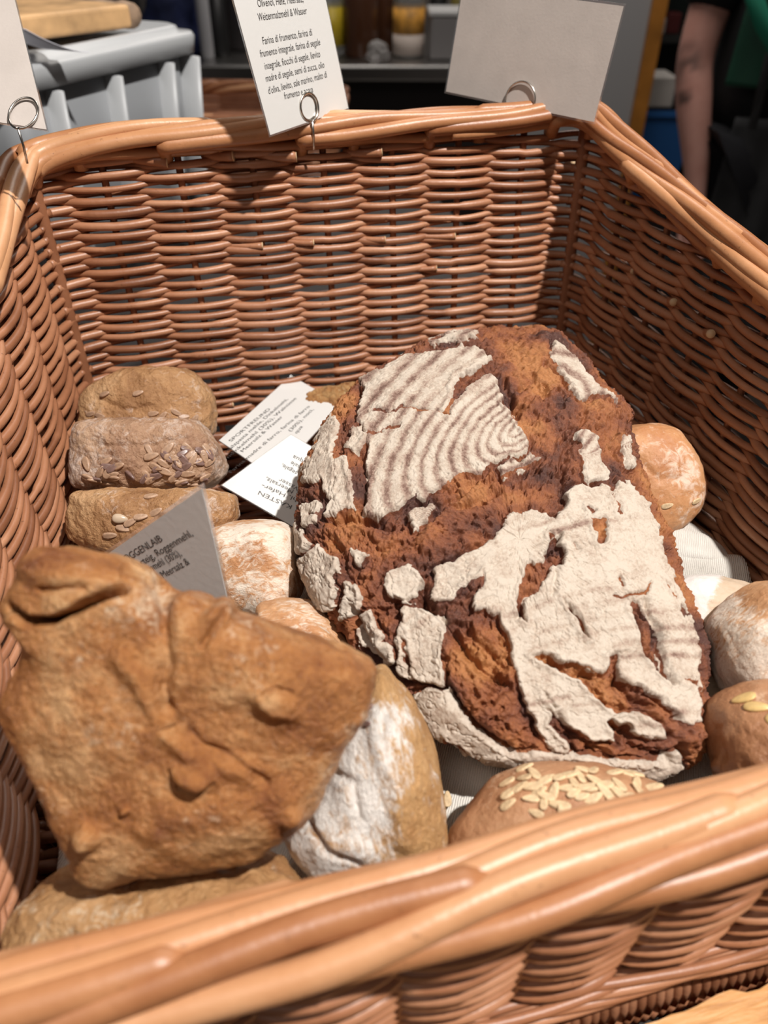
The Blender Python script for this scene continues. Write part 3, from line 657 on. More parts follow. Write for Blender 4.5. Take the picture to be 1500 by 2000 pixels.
bread('mid', 'wrinkled_roll', 'brown roll streaked with white flour leaning between walnut bread and front rim', MID, (745, 1530), .040, .036, .034, M_BROWNF, 2.8, lambda P, uv, NV, top: .15+.75*sstep(60, -60, uv[:, 0]-770-.12*(1500-uv[:, 1])-30*fbm(P, 70, 3, 4))*sstep(1330, 1420, uv[:, 1])+.5*fbm(P, 70, 4, 8),
      [('l', [(745,1400),(735,1450),(775,1540),(790,1640)], 20, .0030), ('l', [(655,1510),(690,1530),(700,1600),(660,1640)], 10, -.0016), ('b', (690,1660), 50, 30, .4, .003), ('l', [(600,1600),(640,1660),(700,1690)], 8, -.002)], 8, nt=380, nr=120)
bread('oat', 'oat_roll', 'brown roll topped with oat flakes, low behind the front rim', [(878,1650),(890,1610),(925,1565),(965,1525),(1010,1502),(1070,1490),(1140,1487),(1200,1493),(1255,1508),(1300,1535),(1330,1600),(1320,1680),(1240,1740),(1080,1770),(940,1740),(885,1700)], (1095, 1590), .034, .028, .022, M_OAT, 2.4, nf(40, 9, .2, .7), None, 9)
bread('am', 'amber_roll', 'smooth amber roll in the right corner behind the rye loaf, half shaded', [(1180,870),(1205,842),(1235,832),(1280,832),(1315,845),(1340,880),(1358,925),(1367,960),(1360,995),(1335,1022),(1300,1040),(1250,1050),(1200,1010),(1175,940)], (1275, 940), .036, .026, .028, M_ORANGE, 3.0, nf(55, 10, .30, .8), [('l', [(1230,880),(1290,940),(1330,930)], 8, -.0006)], 10)
bread('pa', 'pale_roll', 'pale cream roll with a white floured edge right of the rye loaf', [(1300,1160),(1330,1128),(1375,1120),(1420,1127),(1465,1140),(1500,1170),(1520,1250),(1500,1330),(1450,1390),(1400,1408),(1360,1400),(1310,1330),(1295,1240)], (1405, 1260), .024, .020, .016, M_PALE, 3.0, lambda P, uv, NV, top: .15+1.0*sstep(1400, 1370, uv[:, 0]+.5*(uv[:, 1]-1180)+12*fbm(P, 80, 3, 2)), None, 11)
bread('bun', 'floured_bun', 'round heavily floured bun against the right side of the basket', [(1390,1250),(1400,1212),(1430,1180),(1470,1150),(1510,1135),(1570,1128),(1640,1160),(1690,1230),(1690,1310),(1640,1375),(1560,1400),(1480,1398),(1430,1372),(1402,1320)], (1545, 1265), .050, .030, .028, M_WHITE, 2.4, lambda P, uv, NV, top: .85-.75*sstep(1200, 1150, uv[:, 1]-.5*(uv[:, 0]-1450))+.5*fbm(P, 50, 3, 9), None, 12)
bread('pu', 'pumpkin_seed_roll', 'glossy brown roll with pumpkin seeds at the right edge by the front rim', [(1388,1460),(1396,1400),(1412,1372),(1455,1348),(1500,1334),(1570,1335),(1640,1370),(1680,1440),(1670,1530),(1600,1590),(1500,1600),(1430,1580),(1400,1530)], (1520, 1465), .044, .032, .028, M_PUMP, 2.5, nf(40, 12, .15, .7), [('l', [(1400,1420),(1410,1470),(1400,1520)], 9, -.002), ('b', (1400,1500), 16, 20, 0, .003)], 13, lumps=(.004, 30))
bread('lo', 'rustic_roll', 'long speckled brown roll at the bottom left beneath the walnut bread', [(28,1800),(45,1757),(80,1722),(130,1703),(200,1692),(300,1683),(400,1672),(480,1668),(535,1682),(570,1705),(585,1745),(560,1800),(470,1850),(350,1890),(200,1915),(90,1910),(35,1870)], (300, 1790), .030, .030, .026, M_SPONGE, 3.2, nf(50, 13, .2, .7), None, 14, nt=380, nr=110, rough=(.0016, 150))
bread('fs', 'flaxseed_bread', 'flax-crusted bread peeking out behind the lying name cards and rye loaf', [(560,800),(600,768),(660,752),(720,748),(780,770),(800,850),(760,900),(680,905),(610,890),(570,850)], (680, 825), .010, .014, .010, M_SEEDY, 2.8, nf(60, 14, .2, .7), None, 15, rough=(.0032, 190))
WAL = [(20,1172),(38,1140),(62,1105),(80,1072),(105,1063),(165,1068),(215,1080),(255,1092),(300,1118),(325,1142),(350,1150),(385,1148),(415,1160),(480,1190),(560,1215),(620,1235),(680,1258),(725,1278),(742,1296),(746,1325),(735,1370),(712,1415),(690,1450),(668,1500),(640,1550),(600,1598),(560,1625),(515,1658),(450,1672),(380,1682),(300,1690),(230,1700),(190,1690),(165,1650),(135,1590),(110,1540),(90,1500),(60,1450),(30,1405),(18,1372),(25,1320),(40,1290),(58,1240),(45,1215),(28,1195)]
WALC = np.mean(WAL, 0); WAL = [tuple(WALC+(np.array(p)-WALC)*.978+np.array([9, 0])*(p[0] < 120)) for p in WAL]
WF = [('l', [(20,1190),(60,1215),(100,1213),(150,1193),(205,1165),(240,1152)], 8, -.011), ('l', [(80,1155),(120,1150),(165,1155)], 5, -.002), ('b', (110,1120), 70, 22, .1, .002), ('s', [(0,1225),(60,1225),(110,1222),(170,1195),(235,1160),(235,1100),(0,1050)], 10, .0012),
      ('l', [(322,1140),(318,1220),(328,1300),(322,1380)], 14, -.0032), ('l', [(240,1290),(300,1370),(340,1440),(400,1490),(480,1500)], 22, .0030), ('l', [(330,1380),(390,1450),(470,1490),(520,1530)], 9, -.0022),
      ('b', (425,1205), 34, 24, -.6, .0052), ('l', [(395,1262),(412,1235),(430,1215)], 6, -.0035), ('b', (378,1512), 40, 20, .1, .0065), ('l', [(335,1505),(350,1535),(385,1538),(418,1520)], 4, -.0032), ('b', (535,1370), 48, 24, .5, .0035), ('l', [(510,1350),(540,1340),(570,1352)], 4, -.0016),
      ('b', (175,1630), 26, 20, .5, .006), ('b', (568,1592), 24, 16, -.4, .0035), ('b', (245,1577), 10, 8, 0, .0025), ('b', (500,1300), 150, 80, .2, .003), ('b', (200,1430), 110, 90, .3, .003), ('b', (440,1590), 160, 60, -.1, .003)]
bread('wal', 'walnut_bread', 'large golden square-cut walnut bread piled at the front left of the basket', WAL, (370, 1400), .096, .026, .028, M_GOLD, 4.2,
      lambda P, uv, NV, top: np.where(top, -.05+.45*np.exp(-(d_line(uv, [(130,1290),(250,1200),(310,1150)])/45)**2)+.35*np.exp(-(d_line(uv, [(560,1640),(690,1460),(740,1330)])/30)**2)+.55*fbm(P, 45, 4, 4)+.2, .3), WF, 16, N=FW*.98+UP*.12-RT*.05, nt=900, nr=300, lumps=(.0022, 24), rough=(.0012, 150), cat='bread')

# ---- seeds pressed into the crusts
def hit(key, x, y):
    bv, o = BV[key]; d = ray(x, y); h = bv.ray_cast(Vector(CAM), Vector(d).normalized()); return h
def grain_mesh(name, L, W, T, m, crease=True, jag=0, seed=0):
    V = []; F = []; nu, nv = 14, 12
    for i in range(nu+1):
        a = math.pi*i/nu; x = -math.cos(a)*L/2; r = math.sin(a)**.8; asym = 1+.25*math.cos(a)
        for j in range(nv):
            b = 2*math.pi*j/nv; y = math.cos(b)*W/2*r*asym; z = math.sin(b)*T/2*r
            if crease and math.sin(b) > .5: z -= T*.28*r*max(0, 1-abs(y)/(W*.12))
            V.append((x, y, z))
    for i in range(nu):
        for j in range(nv): F.append((i*nv+j, i*nv+(j+1) % nv, (i+1)*nv+(j+1) % nv, (i+1)*nv+j))
    me = bpy.data.meshes.new(name); me.from_pydata(V, [], F); me.polygons.foreach_set('use_smooth', [True]*len(F)); me.materials.append(m); me.update(); return me
M_SUN = mat('sunflower_seed', (.40, .25, .16), .4, bump=.2, bscale=500, vary=.25, vscale=300)
M_SUND = mat('dark_sunflower_seed', (.20, .12, .10), .35, vary=.3, vscale=300)
M_OATF = mat('oat_flake', (.60, .43, .25), .55, vary=.25, vscale=400, bump=.3, bscale=900)
M_PSEED = mat('pumpkin_seed', (.62, .42, .17), .35, vary=.15, vscale=300)
M_SHINY = mat('pale_seed', (.50, .38, .27), .25)
G_SUN = grain_mesh('sunflower_seed', .0088, .0042, .0026, M_SUN); G_SUND = grain_mesh('sunflower_seed', .0085, .0042, .0026, M_SUND)
G_OAT = grain_mesh('oat_flake', .0076, .0036, .0018, M_OATF); G_PS = grain_mesh('pumpkin_seed', .012, .007, .0028, M_PSEED, False); G_SH = grain_mesh('pale_seed', .008, .0048, .003, M_SHINY, False)
def stick(key, name, me, x, y, ang, sc=1., lift=.0004, tilt=0):
    h = hit(key, x, y)
    if h[0] is None: return None
    bv, par = BV[key]; n = h[1]
    if n.dot(Vector(-FW)) < 0: n = -n
    t = Vector(RT)*math.cos(ang)+Vector(UP)*math.sin(ang); t = (t-n*t.dot(n)).normalized(); t = (t+n*tilt).normalized(); b = n.cross(t).normalized(); n2 = t.cross(b)
    o = bpy.data.objects.new(name, me); COL.objects.link(o); o.parent = par
    M = Matrix((t, b, n2)).transposed().to_4x4(); M = Matrix.Translation(h[0]+n*lift-wloc(par)) @ M @ Matrix.Scale(sc, 4); o.matrix_local = M; return o
rd = random.Random(11)
for k in range(60):                                            # along the front side of the middle roll
    x = 165+rd.random()*240; y = 900+rd.random()*48
    if k % 3 == 0: x = 290+rd.random()*120; y = 872+rd.random()*30
    stick('r2', 'sunflower_seed', G_SUND if rd.random() < .35 else G_SUN, x, y, rd.uniform(-1.2, 1.2), rd.uniform(.8, 1.1))
for x, y, a in ((178, 808, .3), (196, 812, -.2), (300, 808, .2), (318, 812, .8), (345, 806, -.5), (360, 814, .2), (380, 818, .9), (205, 770, .2), (270, 768, .3)): stick('r1', 'sunflower_seed', G_SUN, x, y, a, .8)
for x, y, a in ((255, 1020, .5), (275, 1010, .2), (295, 970, .3), (240, 1032, -.3), (305, 1000, .5), (215, 1045, .1)): stick('r3', 'sunflower_seed', G_SUN, x, y, a, .85)
stick('r3', 'pale_seed', G_SH, 235, 1013, -.1, 1.0)
pts = []
while len(pts) < 48:
    x = rd.gauss(1125, 85); y = rd.gauss(1545, 32)
    if not (990 < x < 1290 and 1490 < y < 1610) or any((x-a)**2+((y-b)*1.3)**2 < 16**2 for a, b in pts): continue
    pts.append((x, y)); stick('oat', 'oat_flake', G_OAT, x, y, rd.uniform(0, math.pi), rd.uniform(.8, 1.1), tilt=rd.uniform(-.2, .3))
for x, y, a in ((1453, 1365, 2.4), (1478, 1382, -.9), (1520, 1400, .4)): stick('pu', 'pumpkin_seed', G_PS, x, y, a, .8)
for x, y in ((1303, 988), (1360, 978)): stick('am', 'oat_flake', G_OAT, x, y, .3, .9)
for x, y, a in ((718, 1415, -.2), (722, 1385, .3)): stick('mid', 'flax_seed', G_SUND, x, y, a, .55)
lo_o = bpy.data.objects.new('oat_flake', G_OAT); COL.objects.link(lo_o); lo_o.location = Vector(onz(874, 1560, .0070)); lo_o.rotation_euler = (0, 0, 1.3)
tag(lo_o, 'single loose oat flake lying on the linen cloth beside the oat roll', 'oat flake')

# ------------------------------------------------------------------ cards
def para(px4, t0):
    """corners (TL,TR,BR,BL) in the photo -> a true parallelogram in space, first corner at depth t0"""
    d = [ray(*p) for p in px4]; A = np.stack([d[1], d[3], -d[2]], 1); t = np.linalg.solve(A, t0*d[0]); return np.array([t0*d[0], t[0]*d[1], t[2]*d[2], t[1]*d[3]])+CAM
def card(label, px4, t0, paper, lines=(), cap=.0022, margin=.0016, group='laminated name cards of the basket', rim=True, name='name_card'):
    Q = para(px4, t0); TL, TR, BR, BL = Q; ex = TR-TL; wd = np.linalg.norm(ex); ex /= wd; ey = BL-TL; ey -= 0; hy = np.linalg.norm(ey); ey /= hy
    n = np.cross(ex, ey); n /= np.linalg.norm(n)
    if n@(CAM-TL) < 0: n = -n
    e = empty(name, (TL+TR+BR+BL)/4, label, 'card', group)
    C = [TL+ex*margin+ey*margin, TR-ex*margin+ey*margin, BR-ex*margin-ey*margin, BL+ex*margin-ey*margin]
    V = [c+n*.0003 for c in C]+[c-n*.0003 for c in C]; F = [(0, 1, 2, 3), (7, 6, 5, 4), (0, 4, 5, 1), (1, 5, 6, 2), (2, 6, 7, 3), (3, 7, 4, 0)]
    link('paper', mesh('paper', V, F, False), paper, e)
    if rim:
        Oo = [TL, TR, BR, BL]; V = []
        for off in (.00015, -.00015): V += [c+n*off for c in Oo]+[c+n*off for c in C]
        F = []
        for q in range(4):
            k = (q+1) % 4; F += [(q, k, 4+k, 4+q), (8+q, 12+q, 12+k, 8+k), (q, 8+q, 8+k, k), (4+q, 4+k, 12+k, 12+q)]
        link('laminate_margin', mesh('laminate_margin', V, F, False), M_LAM, e)
    def onpl(p):
        d = ray(*p); return CAM+d*(((TL-CAM)@n)/(d@n))
    for (txt, a, b) in lines:
        A, B = onpl(a), onpl(b); bx = B-A; L = np.linalg.norm(bx); bx /= L; by = np.cross(n, bx)
        cu = bpy.data.curves.new('t', 'FONT'); cu.body = txt; cu.size = 1.; cu.resolution_u = 3
        to = bpy.data.objects.new('t', cu); COL.objects.link(to); dg = bpy.context.evaluated_depsgraph_get(); me = bpy.data.meshes.new_from_object(to.evaluated_get(dg))
        bpy.data.objects.remove(to); co = np.array([v.co[:] for v in me.vertices]); x0, x1 = co[:, 0].min(), co[:, 0].max(); sx = L/(x1-x0)
        P = A+((co[:, 0]-x0)*sx)[:, None]*bx+(co[:, 1]*cap/.70)[:, None]*by+n*.00042
        me.vertices.foreach_set('co', P.astype(np.float32).ravel()); me.update(); me.name = 'printed_line'; link('printed_line', me, M_INK, e)
    e['_'] = 0; del e['_']
    return e, (onpl, ex, ey, n)
def clip(label, info, c, R, coils=1, stem=(.3, .016), wire=.0006, off=.0012, sq=1.):
    onpl, ex, ey, n = info; C = onpl(c)+n*off; a = np.linspace(-.5*math.pi, (2*coils-.5)*math.pi, 48*coils); rr = R*(1-.24*np.linspace(0, 1, len(a))*(coils > 1)); e2 = np.cross(n, ex)
    o = tube('memo_clip', C+ (np.cos(a)*rr)[:, None]*ex*sq+(np.sin(a)*rr)[:, None]*e2+(np.linspace(0, -.0030 if coils > 1 else 0, len(a)))[:, None]*n, wire, M_METAL, None, 10, n)
    e = o; a2 = C-e2*R; st = a2-Z3*stem[1]
    tube('stem', [a2, (a2+st)/2+ex*.0005, st], wire, M_METAL, o, 8, ex); tag(o, label, 'card clip', 'wire card clips on the rim'); return o
_, cA = card('upright white ingredient card with Italian text clipped to the back rim', [(417,-130), (607,-149), (682,214), (526,268)], .386, M_PAPER, [
 ('Olivenöl, Hefe, Meersalz,', (503,14), (592,4)), ('Weizenmalzmehl & Wasser', (504,41), (599,27)), ('Farina di frumento, farina di', (513,87), (609,69)),
 ('frumento integrale, farina di segale', (508,112), (625,88)), ('integrale, fiocchi di segale, lievito', (517,136), (625,111)), ('madre di segale, semi di zucca, olio', (519,160), (633,132)),
 ("d'oliva, lievito, sale marino, malto di", (524,184), (638,151)), ('frumento e acqua', (555,194), (611,180))], .0036, .0010)
clip('small coiled wire clip holding the white Italian text card', cA, (601,209), .0080, 2, off=.0018, wire=.0008)
_, cB = card('blank beige back of a name card clipped above the back right corner', [(903,-34), (1223,8), (1162,243), (868,182)], .50, M_PAPERBACK, margin=.0012)
clip('large round wire clip in front of the blank card at the right corner', cB, (1018,196), .0108, 1, off=.0016)
_, cC = card('blank beige back of a name card at the top left edge of the picture', [(-190,-70), (22,-40), (95,257), (-130,222)], .40, M_PAPERBACK, margin=.0008)
clip('oval wire clip at the left corner of the basket rim', cC, (49,226), .0088, 1, off=.0018, sq=.8)
card('white name card headed SPORTFREUND lying between the seed rolls and rye loaf', [(426,861), (568,733), (669,790), (535,935)], .500, M_PAPER, [
 ('SPORTFREUND', (452,864), (529,800)), ('malzpasta mehle, Dinkelmehl,', (444,885), (563,781)), ('ndinkelmehl (30%), Walnüsse', (447,896), (580,779)), ('Meersalz & Wasser', (475,884), (553,815)),
 ('Farina madre di farro, farina di farro', (452,925), (606,795)), ('(30%), noci,', (568,844), (613,801)), ('qua', (580,848), (592,834))], .0026, .0006)
card('white name card headed KASTEN lying upside down against the rye loaf', [(572,1030), (430,948), (568,848), (705,926)], .455, M_PAPER, [
 ('ER KASTEN', (596,999), (507,959)), ('mehl, Hafer-', (604,984), (513,945)), ('Hefe, Meersalz,', (609,975), (521,932)), ('& Wasser', (603,962), (547,934)), ('farina di segale,', (622,945), (552,906)), ('avena, sale', (620,927), (570,901)), ('acqua', (605,905), (574,889))], .0027, .0006)
card('grey name card headed ROGGENLAIB standing upright behind the walnut bread', [(160,1109), (398,942), (456,1195), (226,1310)], .358, M_PAPER, [
 ('ROGGENLAIB', (242,1101), (320,1055)), ('Sauerteig, Roggenmehl,', (257,1117), (379,1045)), ('Weizenmehl (30%),', (270,1129), (357,1084)), ('Wasser, Meersalz &', (280,1150), (373,1100))], .0033, .0018)

# ------------------------------------------------------------------ things behind the basket
M_TUB = mat('frosted_plastic', (.33, .34, .355), .4, trans=.2, bump=.05, bscale=20)
M_LID = mat('frosted_lid', (.48, .49, .50), .35, trans=.15)
M_BOARD = mat('board_wood', (.50, .30, .14), .6, vary=.35, vscale=30, bump=.3, bscale=60)
M_BARK = mat('bark', (.30, .20, .13), .8, vary=.4, vscale=40, bump=.6, bscale=90)
M_WPAPER = mat('white_paper', (.72, .71, .78), .6)
P1 = bg(10, 152, .78); P2 = bg(383, 86, 1.06); zl = (P1[2]+P2[2])/2; P1[2] = P2[2] = zl
lx = P2-P1; LX = np.linalg.norm(lx); lx /= LX; ly = np.array([-lx[1], lx[0], 0]); wdt = .24
def rrect(c, hx, hy, r, n=6):
    out = []
    for (sx, sy, a0_) in ((1, 1, 0), (-1, 1, 90), (-1, -1, 180), (1, -1, 270)):
        for k in range(n+1): a_ = math.radians(a0_+90*k/n); out.append(c+lx*(sx*(hx-r)+r*math.cos(a_))+ly*(sy*(hy-r)+r*math.sin(a_)))
    return np.array(out)
def loft(name, rings, m, parent, cap=(True, True), smooth=True):
    k = len(rings[0]); V = np.vstack(rings); F = []
    for i in range(len(rings)-1):
        for j in range(k): F.append((i*k+j, i*k+(j+1) % k, (i+1)*k+(j+1) % k, (i+1)*k+j))
    if cap[0]: F.append(tuple(range(k))[::-1])
    if cap[1]: F.append(tuple((len(rings)-1)*k+j for j in range(k)))
    me = mesh(name, V, F, smooth)
    for p_ in me.polygons:
        if len(p_.vertices) > 4: p_.use_smooth = False
    return link(name, me, m, parent)
CC = (P1+P2)/2+ly*wdt/2; CC[2] = 0
tub = empty('storage_tub', (CC[0], CC[1], -.046), 'frosted grey plastic storage tub with a lid behind the basket on the left', 'tub')
rings = []
for z, k in ((-.046, .895), (.10, .955), (zl-.012, .985)): rings.append(rrect(np.array([CC[0], CC[1], z]), LX/2*k-.006, wdt/2*k-.006, .025))
for z, k in ((zl-.012, .97), (.10, .94), (-.040, .885)): rings.append(rrect(np.array([CC[0], CC[1], z]), LX/2*k-.006, wdt/2*k-.006, .025))
loft('tub_body', rings, M_TUB, tub, (True, True))
for q in (-.30, -.02, .27, .43):                               # stiffening ribs on the long side
    base = np.array([CC[0], CC[1], 0])+lx*q*LX
    A_ = base-ly*(wdt/2*.90-.004)+Z3*-.04; B_ = base+lx*q*LX*.06-ly*(wdt/2*.985-.002)+Z3*(zl-.014)
    V, F = tube_np([A_, (A_+B_)/2, B_], .016, 16, lx, oval=.3); a = Acc(); a.add(V, F); a.build('rib', M_LID, tub)
loft('tub_lid', [rrect(np.array([CC[0], CC[1], z]), LX/2+d, wdt/2+d, .03) for z, d in ((zl-.012, .0), (zl-.011, .006), (zl+.006, .008), (zl+.010, .006), (zl+.010, -.004), (zl+.016, -.006), (zl+.018, -.010), (zl+.012, -.022))], M_LID, tub, (True, True))
# wooden board with a bark edge on the tub
zb = zl+.019; bA = bg(25, 62, .86); bB = bg(262, 60, .98)
bA[2] = bB[2] = zb; bx = bB-bA; bl = np.linalg.norm(bx); bx /= bl; by = np.array([-bx[1], bx[0], 0])
bd = empty('wooden_board', (bA+bB)/2, 'thick wooden serving board with bark edge lying on the plastic tub', 'board')
o = box('plank', (bA+bB)/2+by*.08+Z3*.0125, (bl/2, .08, .011), M_BOARD, bd, bx, by, Z3, .004)
P_ = np.array([bB+by*(.005+.15*q)+bx*(.004+.003*math.sin(q*9))+Z3*.0125 for q in np.linspace(0, 1, 12)]); a = Acc(); V, F = tube_np(P_, .0125+.0012*np.sin(np.arange(12)*2.1), 12, Z3); a.add(V, F); a.build('bark_edge', M_BARK, bd)
# curled sheet of white paper
pa0 = bg(30, 66, .80); V = []; F = []
for i in range(16):
    for j in range(5):
        s_ = i/15.; p = bg(28+120*s_, 48+20*s_, .80+.02*s_); p = p*1.; p[2] = zl+.0195+.020*(1-s_)**1.6; V.append(p+ly*(-.012+.05*j/4.)+Z3*.006*(1-s_)*j/4.)
for i in range(15):
    for j in range(4): F.append((i*5+j, (i+1)*5+j, (i+1)*5+j+1, i*5+j+1))
o = link('paper_sheet', mesh('paper_sheet', V, F), M_WPAPER); sm = o.modifiers.new('t', 'SOLIDIFY'); sm.thickness = .0004; tag(o, 'curled sheet of white paper beside the wooden board on the tub', 'paper')

# wicker basket further back behind the tub
bk = empty('wicker_basket', bg(450, 235, 1.35), 'second wicker basket further back, between the tub and the Italian text card', 'basket')
c2 = bg(470, 235, 1.40); c2[2] = -.046
ztop = bg(440, 190, 1.25)[2]; a = Acc(); rs2 = np.random.RandomState(5)
nrow = 26
for k in range(nrow):
    z = .0+(ztop)*(k/(nrow-1.))*.95; hx_, hy_ = .155+.02*k/nrow, .12+.02*k/nrow
    an = np.linspace(0, 2*math.pi, 97); sx_ = np.sign(np.cos(an))*np.abs(np.cos(an))**.5; sy_ = np.sign(np.sin(an))*np.abs(np.sin(an))**.5
    wv = .0030*np.cos(an*12+math.pi*k); path = c2+HR*((hx_+wv)*sx_)[:, None]+HF*((hy_+wv)*sy_)[:, None]+Z3*(z+.024)
    V, F = tube_np(path, .0045, 6); a.add(V, F, rod=rs2.rand()*.8, cut=0)
a.build('woven_wall', M_WILLOW, bk)
a = Acc()
for q in range(4):
    an = np.linspace(0, 2*math.pi, 129); sx_ = np.sign(np.cos(an))*np.abs(np.cos(an))**.5; sy_ = np.sign(np.sin(an))*np.abs(np.sin(an))**.5
    ph = an*9+q*math.pi/2; path = c2+HR*((.165+.006*np.cos(ph))*sx_)[:, None]+HF*((.135+.006*np.cos(ph))*sy_)[:, None]+Z3*(ztop+.012+.006*np.sin(ph))[:, None]
    V, F = tube_np(path, .0055, 8); a.add(V, F, rod=rs2.rand(), cut=0)
a.build('rolled_rim', M_BORDER, bk)
box('basket_base', c2+Z3*.006, (.14, .10, .005), M_WILLOW, bk, HR, HF)
bk.location = Vector(c2) if False else bk.location

# steel counter with its dark front
M_STEEL = mat('brushed_steel', (.42, .41, .40), .28, 1, bump=.05, bscale=200)
M_DARK = mat('dark_cabinet', (.022, .016, .015), .5)
ct = empty('steel_counter', hp(.1, 3.3, FLOOR), 'long steel-topped kitchen counter with a dark front in the background', 'counter')
zc = bg(600, 127, 3.0)[2]
box('worktop', hp(-.60, 3.42, zc-.025), (1.35, .42, .025), M_STEEL, ct, HR, HF, Z3, .008)
box('cabinet', hp(-.60, 3.48, (FLOOR+zc-.05)/2), (1.33, .38, (zc-.05-FLOOR)/2-.001), M_DARK, ct, HR, HF)
# things on the counter
def onc(px, D=3.2): p = bg(px, 120, D); p[2] = zc+.001; return p
def sc(D=3.2): return D/(ray(600, 100)@HF)/1500.               # metres per pixel there
S = sc()
M_NAVY = mat('navy_cloth', (.008, .016, .075), .8, vary=.4, vscale=8)
M_POT = mat('dull_steel_pot', (.23, .21, .21), .35, .8)
M_BLACK = mat('black_plastic', (.012, .012, .013), .4)
M_GLASS = mat('clear_glass', (.75, .77, .75), .08, trans=.85)
M_AMBER = mat('amber_bottle_glass', (.07, .028, .014), .15)
M_YEL = mat('yellow_label', (.55, .40, .02), .5, vary=.2, vscale=20)
M_ORL = mat('orange_lentils', (.62, .30, .05), .6, vary=.4, vscale=40)
M_FLR = mat('flour_in_jar', (.55, .47, .42), .7)
M_GREYP = mat('grey_plastic', (.20, .19, .19), .45)
M_WHITEP = mat('white_plastic', (.55, .55, .55), .4)
def jarprof(r, h, neck=.6, shoulder=.75): return [(0, 0), (r*.96, 0), (r, .006), (r, h*shoulder), (r*neck, h*(shoulder+.12)), (r*neck, h*.95), (0, h*.95)]
# navy coat / bag slumped on the counter at left
V0 = blob('navy_bag', [(266,100),(268,60),(285,10),(300,-40),(350,-60),(380,-20),(392,60),(392,100),(340,107),(290,107)], bg(330, 60, 3.22), HF, -HF, .06, .06, M_NAVY, nt=120, nr=30, lumps=(.02, 8), rough=(.004, 30), seed=3)[0]
tag(V0, 'dark navy cloth bag slumped on the counter behind the plastic tub', 'bag')
bt = empty('squeeze_bottle', onc(408), 'pale grey slim bottle standing on the counter beside the navy bag', 'bottle')
lathe('bottle_body', onc(408, 3.12), jarprof(.022, .30, .35, .7), mat('cloudy_plastic', (.36, .36, .38), .4), bt); lathe('cap', onc(408, 3.12)+Z3*.285, [(0, 0), (.012, 0), (.010, .04), (0, .04)], M_BLACK, bt)
pt = empty('steel_pot', onc(480, 3.3), 'tall dull steel pot on the counter behind the Italian text card', 'pot')
lathe('pot_body', onc(500, 3.40), [(0, 0), (.105, 0), (.11, .01), (.11, .33), (.113, .335), (.106, .335), (.104, .02), (0, .02)], M_POT, pt, 40); 
box('handle', onc(500, 3.40)-HF*.118+Z3*.26, (.04, .012, .008), M_BLACK, pt, HR, HF, Z3, .003)
bb = empty('black_canister', onc(434), 'black canister between the slim bottle and the steel pot', 'canister'); lathe('canister_body', onc(434), [(0, 0), (.030, 0), (.032, .01), (.032, .30), (0, .30)], M_BLACK, bb, 28); lathe('canister_lid', onc(434)+Z3*.3015, [(0, 0), (.034, 0), (.034, .02), (0, .022)], M_GREYP, bb, 28)
def jar(px, r, h, mbody, label, name='glass_jar', lab=None, fills=(), lid=M_GREYP, D=3.2, cat='jar', group=None, neck=.6):
    b = onc(px, D); e = empty(name, b, label, cat, group); lathe('jar_body', b, jarprof(r, h, neck), mbody, e, 28)
    if lid: lathe('lid', b+Z3*(h*.951), [(0, 0), (r*neck*1.1, 0), (r*neck*1.1, h*.07), (0, h*.07)], lid, e, 24)
    for (z0, z1, m, nm) in fills: lathe(nm, b+Z3*z0, [(0, 0), (r*1.01, 0), (r*1.01, z1-z0), (0, z1-z0)], m, e, 28)
    return e
jar(648, .046, .24, M_GLASS, 'glass jar with yellow wrapper at the right of the Italian text card', fills=((.035, .15, M_YEL, 'yellow_wrapper'),))
jar(706, .062, .36, M_AMBER, 'large dark brown glass bottle in the middle of the counter', 'brown_bottle', fills=(), cat='bottle', neck=.35, group='dark brown bottles on the counter')
jar(752, .035, .30, M_AMBER, 'slim dark brown bottle left of the lentil jar', 'brown_bottle', fills=(), cat='bottle', neck=.4, D=3.3, group='dark brown bottles on the counter')
jar(797, .056, .24, M_GLASS, 'clear jar of orange lentils over white flour on the counter', fills=((.008, .070, M_FLR, 'flour'), (.071, .150, M_ORL, 'orange_lentils')), lid=M_WHITEP, neck=.8)
bt2 = empty('plastic_bag', onc(725, 3.05), 'crumpled clear plastic bag in front of the brown bottles', 'bag')
blob('bag_film', [(715,118),(718,95),(735,78),(755,88),(760,108),(758,119)], bg(738, 100, 3.07), HF, -HF, .02, .02, mat('clear_film', (.5, .48, .47), .15, trans=.6), bt2, nt=100, nr=24, lumps=(.012, 30), rough=(.006, 60))
for px, w_, h_, D, lb in ((868, .12, .13, 3.2, 'grey plastic box with a pale lid, nearest the blank card on the counter'), (945, .12, .20, 3.2, 'taller grey plastic box on the counter behind the blank card')):
    b = onc(px, D); e = empty('plastic_box', b, lb, 'box', 'grey plastic boxes on the counter'); box('box_body', b+Z3*h_/2, (w_/2, .09, h_/2), M_GREYP, e, HR, HF, Z3, .008); box('box_lid', b+Z3*(h_+.0085), (w_/2+.006, .096, .008), M_WHITEP, e, HR, HF, Z3, .004)
jar(852, .032, .27, M_BLACK, 'black bottle standing behind the grey plastic boxes', 'black_bottle', cat='bottle', D=3.42, neck=.4)
jar(890, .030, .25, mat('olive_oil', (.22, .18, .05), .2), 'olive oil bottle behind the grey plastic boxes', 'oil_bottle', cat='bottle', D=3.42, neck=.4)
